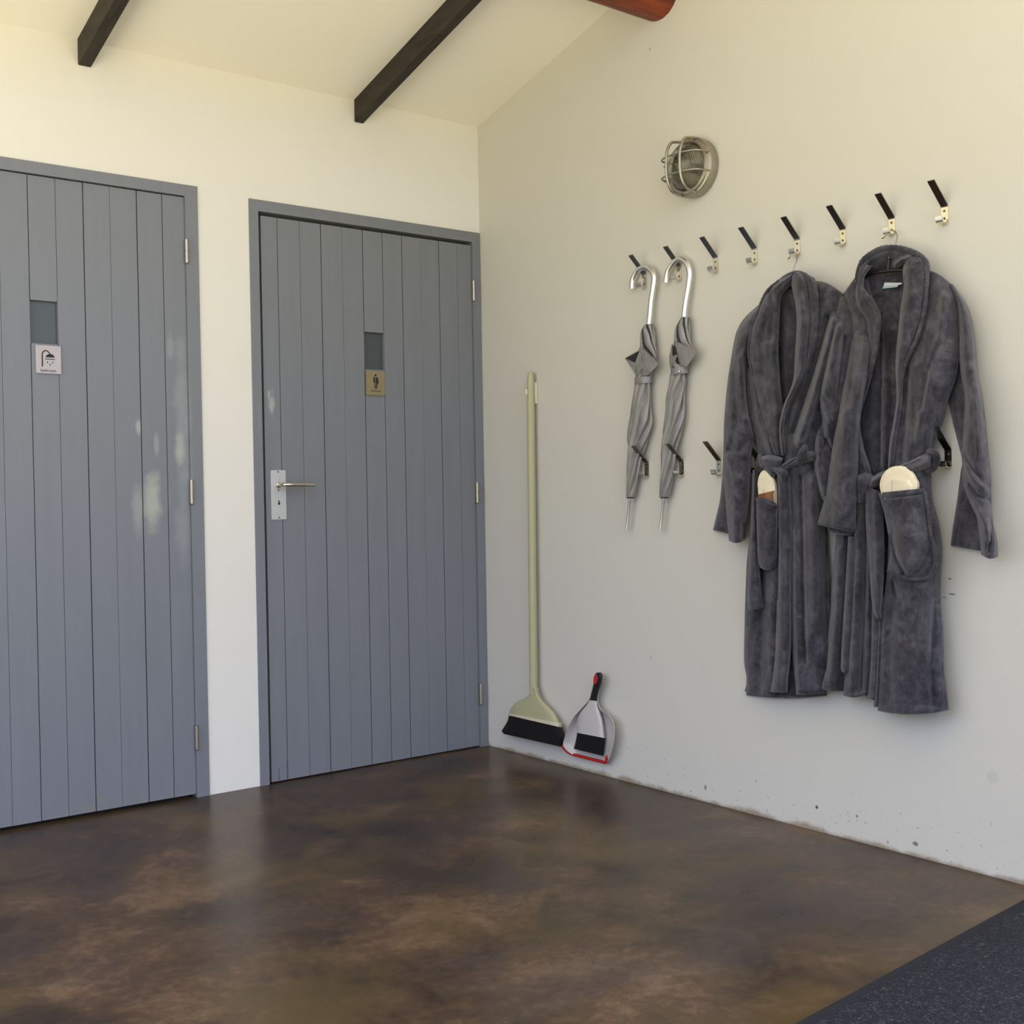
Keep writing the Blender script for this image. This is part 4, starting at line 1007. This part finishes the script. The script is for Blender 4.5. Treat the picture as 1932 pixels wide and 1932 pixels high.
# belt
mb = MB()
patch(mb, [(1638, 908), (1655, 894), (1680, 884), (1700, 877), (1722, 867), (1742, 857), (1756, 850)], [(1642, 924), (1658, 916), (1682, 908), (1702, 902), (1724, 893), (1742, 886), (1752, 884)], [.076, .088, .090, .078], [0, -.002, -.004, 0, .003, .002, -.004], 18, 60, seed=34, rw=4, folds=[([(1645, 908), (1690, 884), (1735, 864)], 3, .006)])
px_tube(mb, [(1748, 855, .078), (1757, 853, .072), (1764, 860, .058), (1764, 872, .054), (1758, 884, .058), (1747, 888, .070)], [.006, .011, .013, .013, .011, .007], 36, 12)
patch(mb, [(1619, 893), (1634, 890), (1648, 898)], [(1617, 930), (1630, 934), (1642, 926)], [.066, .090, .090, .072], 0, 20, 24, seed=35, rw=6)
patch(mb, [(1615, 905), (1614, 930), (1616, 948)], [(1632, 905), (1633, 930), (1634, 951)], [.064, .080, .080, .066], 0, 16, 24, seed=36, rw=4)
patch(mb, [(1631, 918), (1633, 950), (1633.5, 986), (1636, 1020), (1639.5, 1050), (1642, 1106), (1646, 1145), (1653, 1166)], [(1660, 928), (1664, 955), (1666, 986), (1667, 1020), (1667, 1050), (1665, 1106), (1661, 1150), (1660.5, 1166)], [.070, .084, .086, .074], 0, 20, 90, seed=37, rw=3, sag=2, folds=[([(1650, 930), (1652, 1000), (1656, 1120)], 4, .004)])
patch(mb, [(1600, 1012), (1598, 1050), (1595, 1100), (1592, 1149), (1589, 1195), (1587, 1235), (1586.5, 1262), (1590, 1269)], [(1613, 1012), (1611, 1050), (1610, 1100), (1608.5, 1149), (1605, 1195), (1601, 1235), (1600.5, 1262), (1597, 1269)], [.070, .082, .082, .072], 0, 14, 80, seed=38, rw=3, roll=.008)
mb.build('belt', M_FLEECE, RB)
# pocket
mb = MB()
patch(mb, [(1657, 930), (1663, 950), (1669, 972), (1675, 1004), (1680, 1035), (1677, 1060), (1674, 1077)], [(1744, 921), (1746, 940), (1751, 968), (1755, 1004), (1761, 1030), (1765, 1060), (1757, 1087)], [.088, .110, .117, .113, .092], [.004, .006, .004, .002, .000, -.004, -.018], 50, 90, seed=39, rw=4, roll=.008, sag=9,
      folds=[([(1658, 941), (1700, 937), (1744, 931)], 1.8, -.004), ([(1682, 1010), (1690, 1050), (1706, 1082)], 4, -.010), ([(1752, 1040), (1738, 1072), (1720, 1088)], 6, -.006), ([(1700, 1000), (1712, 1060)], 16, .006)])
px_tube(mb, [(1746, 930, .098), (1752, 968, .098), (1756, 1004, .098), (1762, 1030, .098), (1766, 1060, .096), (1758, 1086, .088), (1735, 1093, .088), (1706, 1090, .088), (1675, 1077, .086)], .0042, 110, 8, wobble=.001)
mb.build('pocket', M_FLEECE, RB)

# ------------------------------------------------------------------ slippers in the pockets
def slipper(lab, outline, strap, d, loc):
    root = thing('slipper', lab, 'slipper', loc, 'cream slippers in the robe pockets')
    P = crs(outline, 60); n = len(P); cen = P.mean(0)
    mb = MB(); rings = []
    for (k, dd) in ((1.0, d-.010), (1.0, d-.002), (.97, d+.001), (.90, d+.002), (.5, d+.002)):
        rings.append([onX(*(cen+(q-cen)*k), dd*DS) for q in P])
    G = np.array(rings); mb.grid(G, close_u=True); mb.f += [[j for j in range(n)][::-1], [4*n+j for j in range(n)]]; mb.m += [0, 0]
    mb.build('sole', M_SLIP, root, auto=1.0)
    mb = MB(); px_tube(mb, [(q[0], q[1], d-.001) for q in crs(outline, 24)], .0022, 70, 8); px_tube(mb, [(*(cen+(q-cen)*1.02+np.array([2.5, 0])), d-.011) for q in crs(outline, 24)], .002, 70, 8); mb.build('piping', M_SLIP, root)
    mb = MB(); patch(mb, strap[0], strap[1], [d+.0045, d+.0065, d+.0055], 0, 14, 16, roll=.003, rw=2, wob=.0004, th=.004, drape=0)
    mb.build('strap', M_SLIP, root)
slipper('cream slipper sole upright in the right robe\'s wide pocket', [(1690, 957), (1668, 936), (1661.5, 918), (1665, 900), (1674, 888), (1687, 881.5), (1704, 882), (1718, 891), (1726, 904), (1730, 918), (1722, 952)],
        ([(1681, 904), (1681, 925), (1683, 952)], [(1714, 906), (1723, 922), (1726, 952)]), .099, onX(1696, 930, .099))
slipper('cream slipper peeking from the left robe\'s narrow pocket above brown paper', [(1434, 965), (1431.5, 925), (1431, 908), (1436, 893), (1443, 889), (1452, 898), (1459, 907), (1462, 925), (1462, 965)],
        ([(1438, 925), (1440, 935), (1440, 960)], [(1455, 905), (1460, 925), (1461, 960)]), .080, onX(1448, 930, .08))
mb = MB()
patch(mb, [(1429, 933), (1429, 945), (1430, 975)], [(1461.5, 925.5), (1462, 945), (1462, 975)], [.084, .090, .095, .090, .082], 0, 24, 20, th=.001, roll=.001, wob=.0003, drape=0)
o = mb.build('paper_sleeve', M_BROWN); tag(o, "brown paper band between cream slipper and left robe's pocket edge", 'paper')
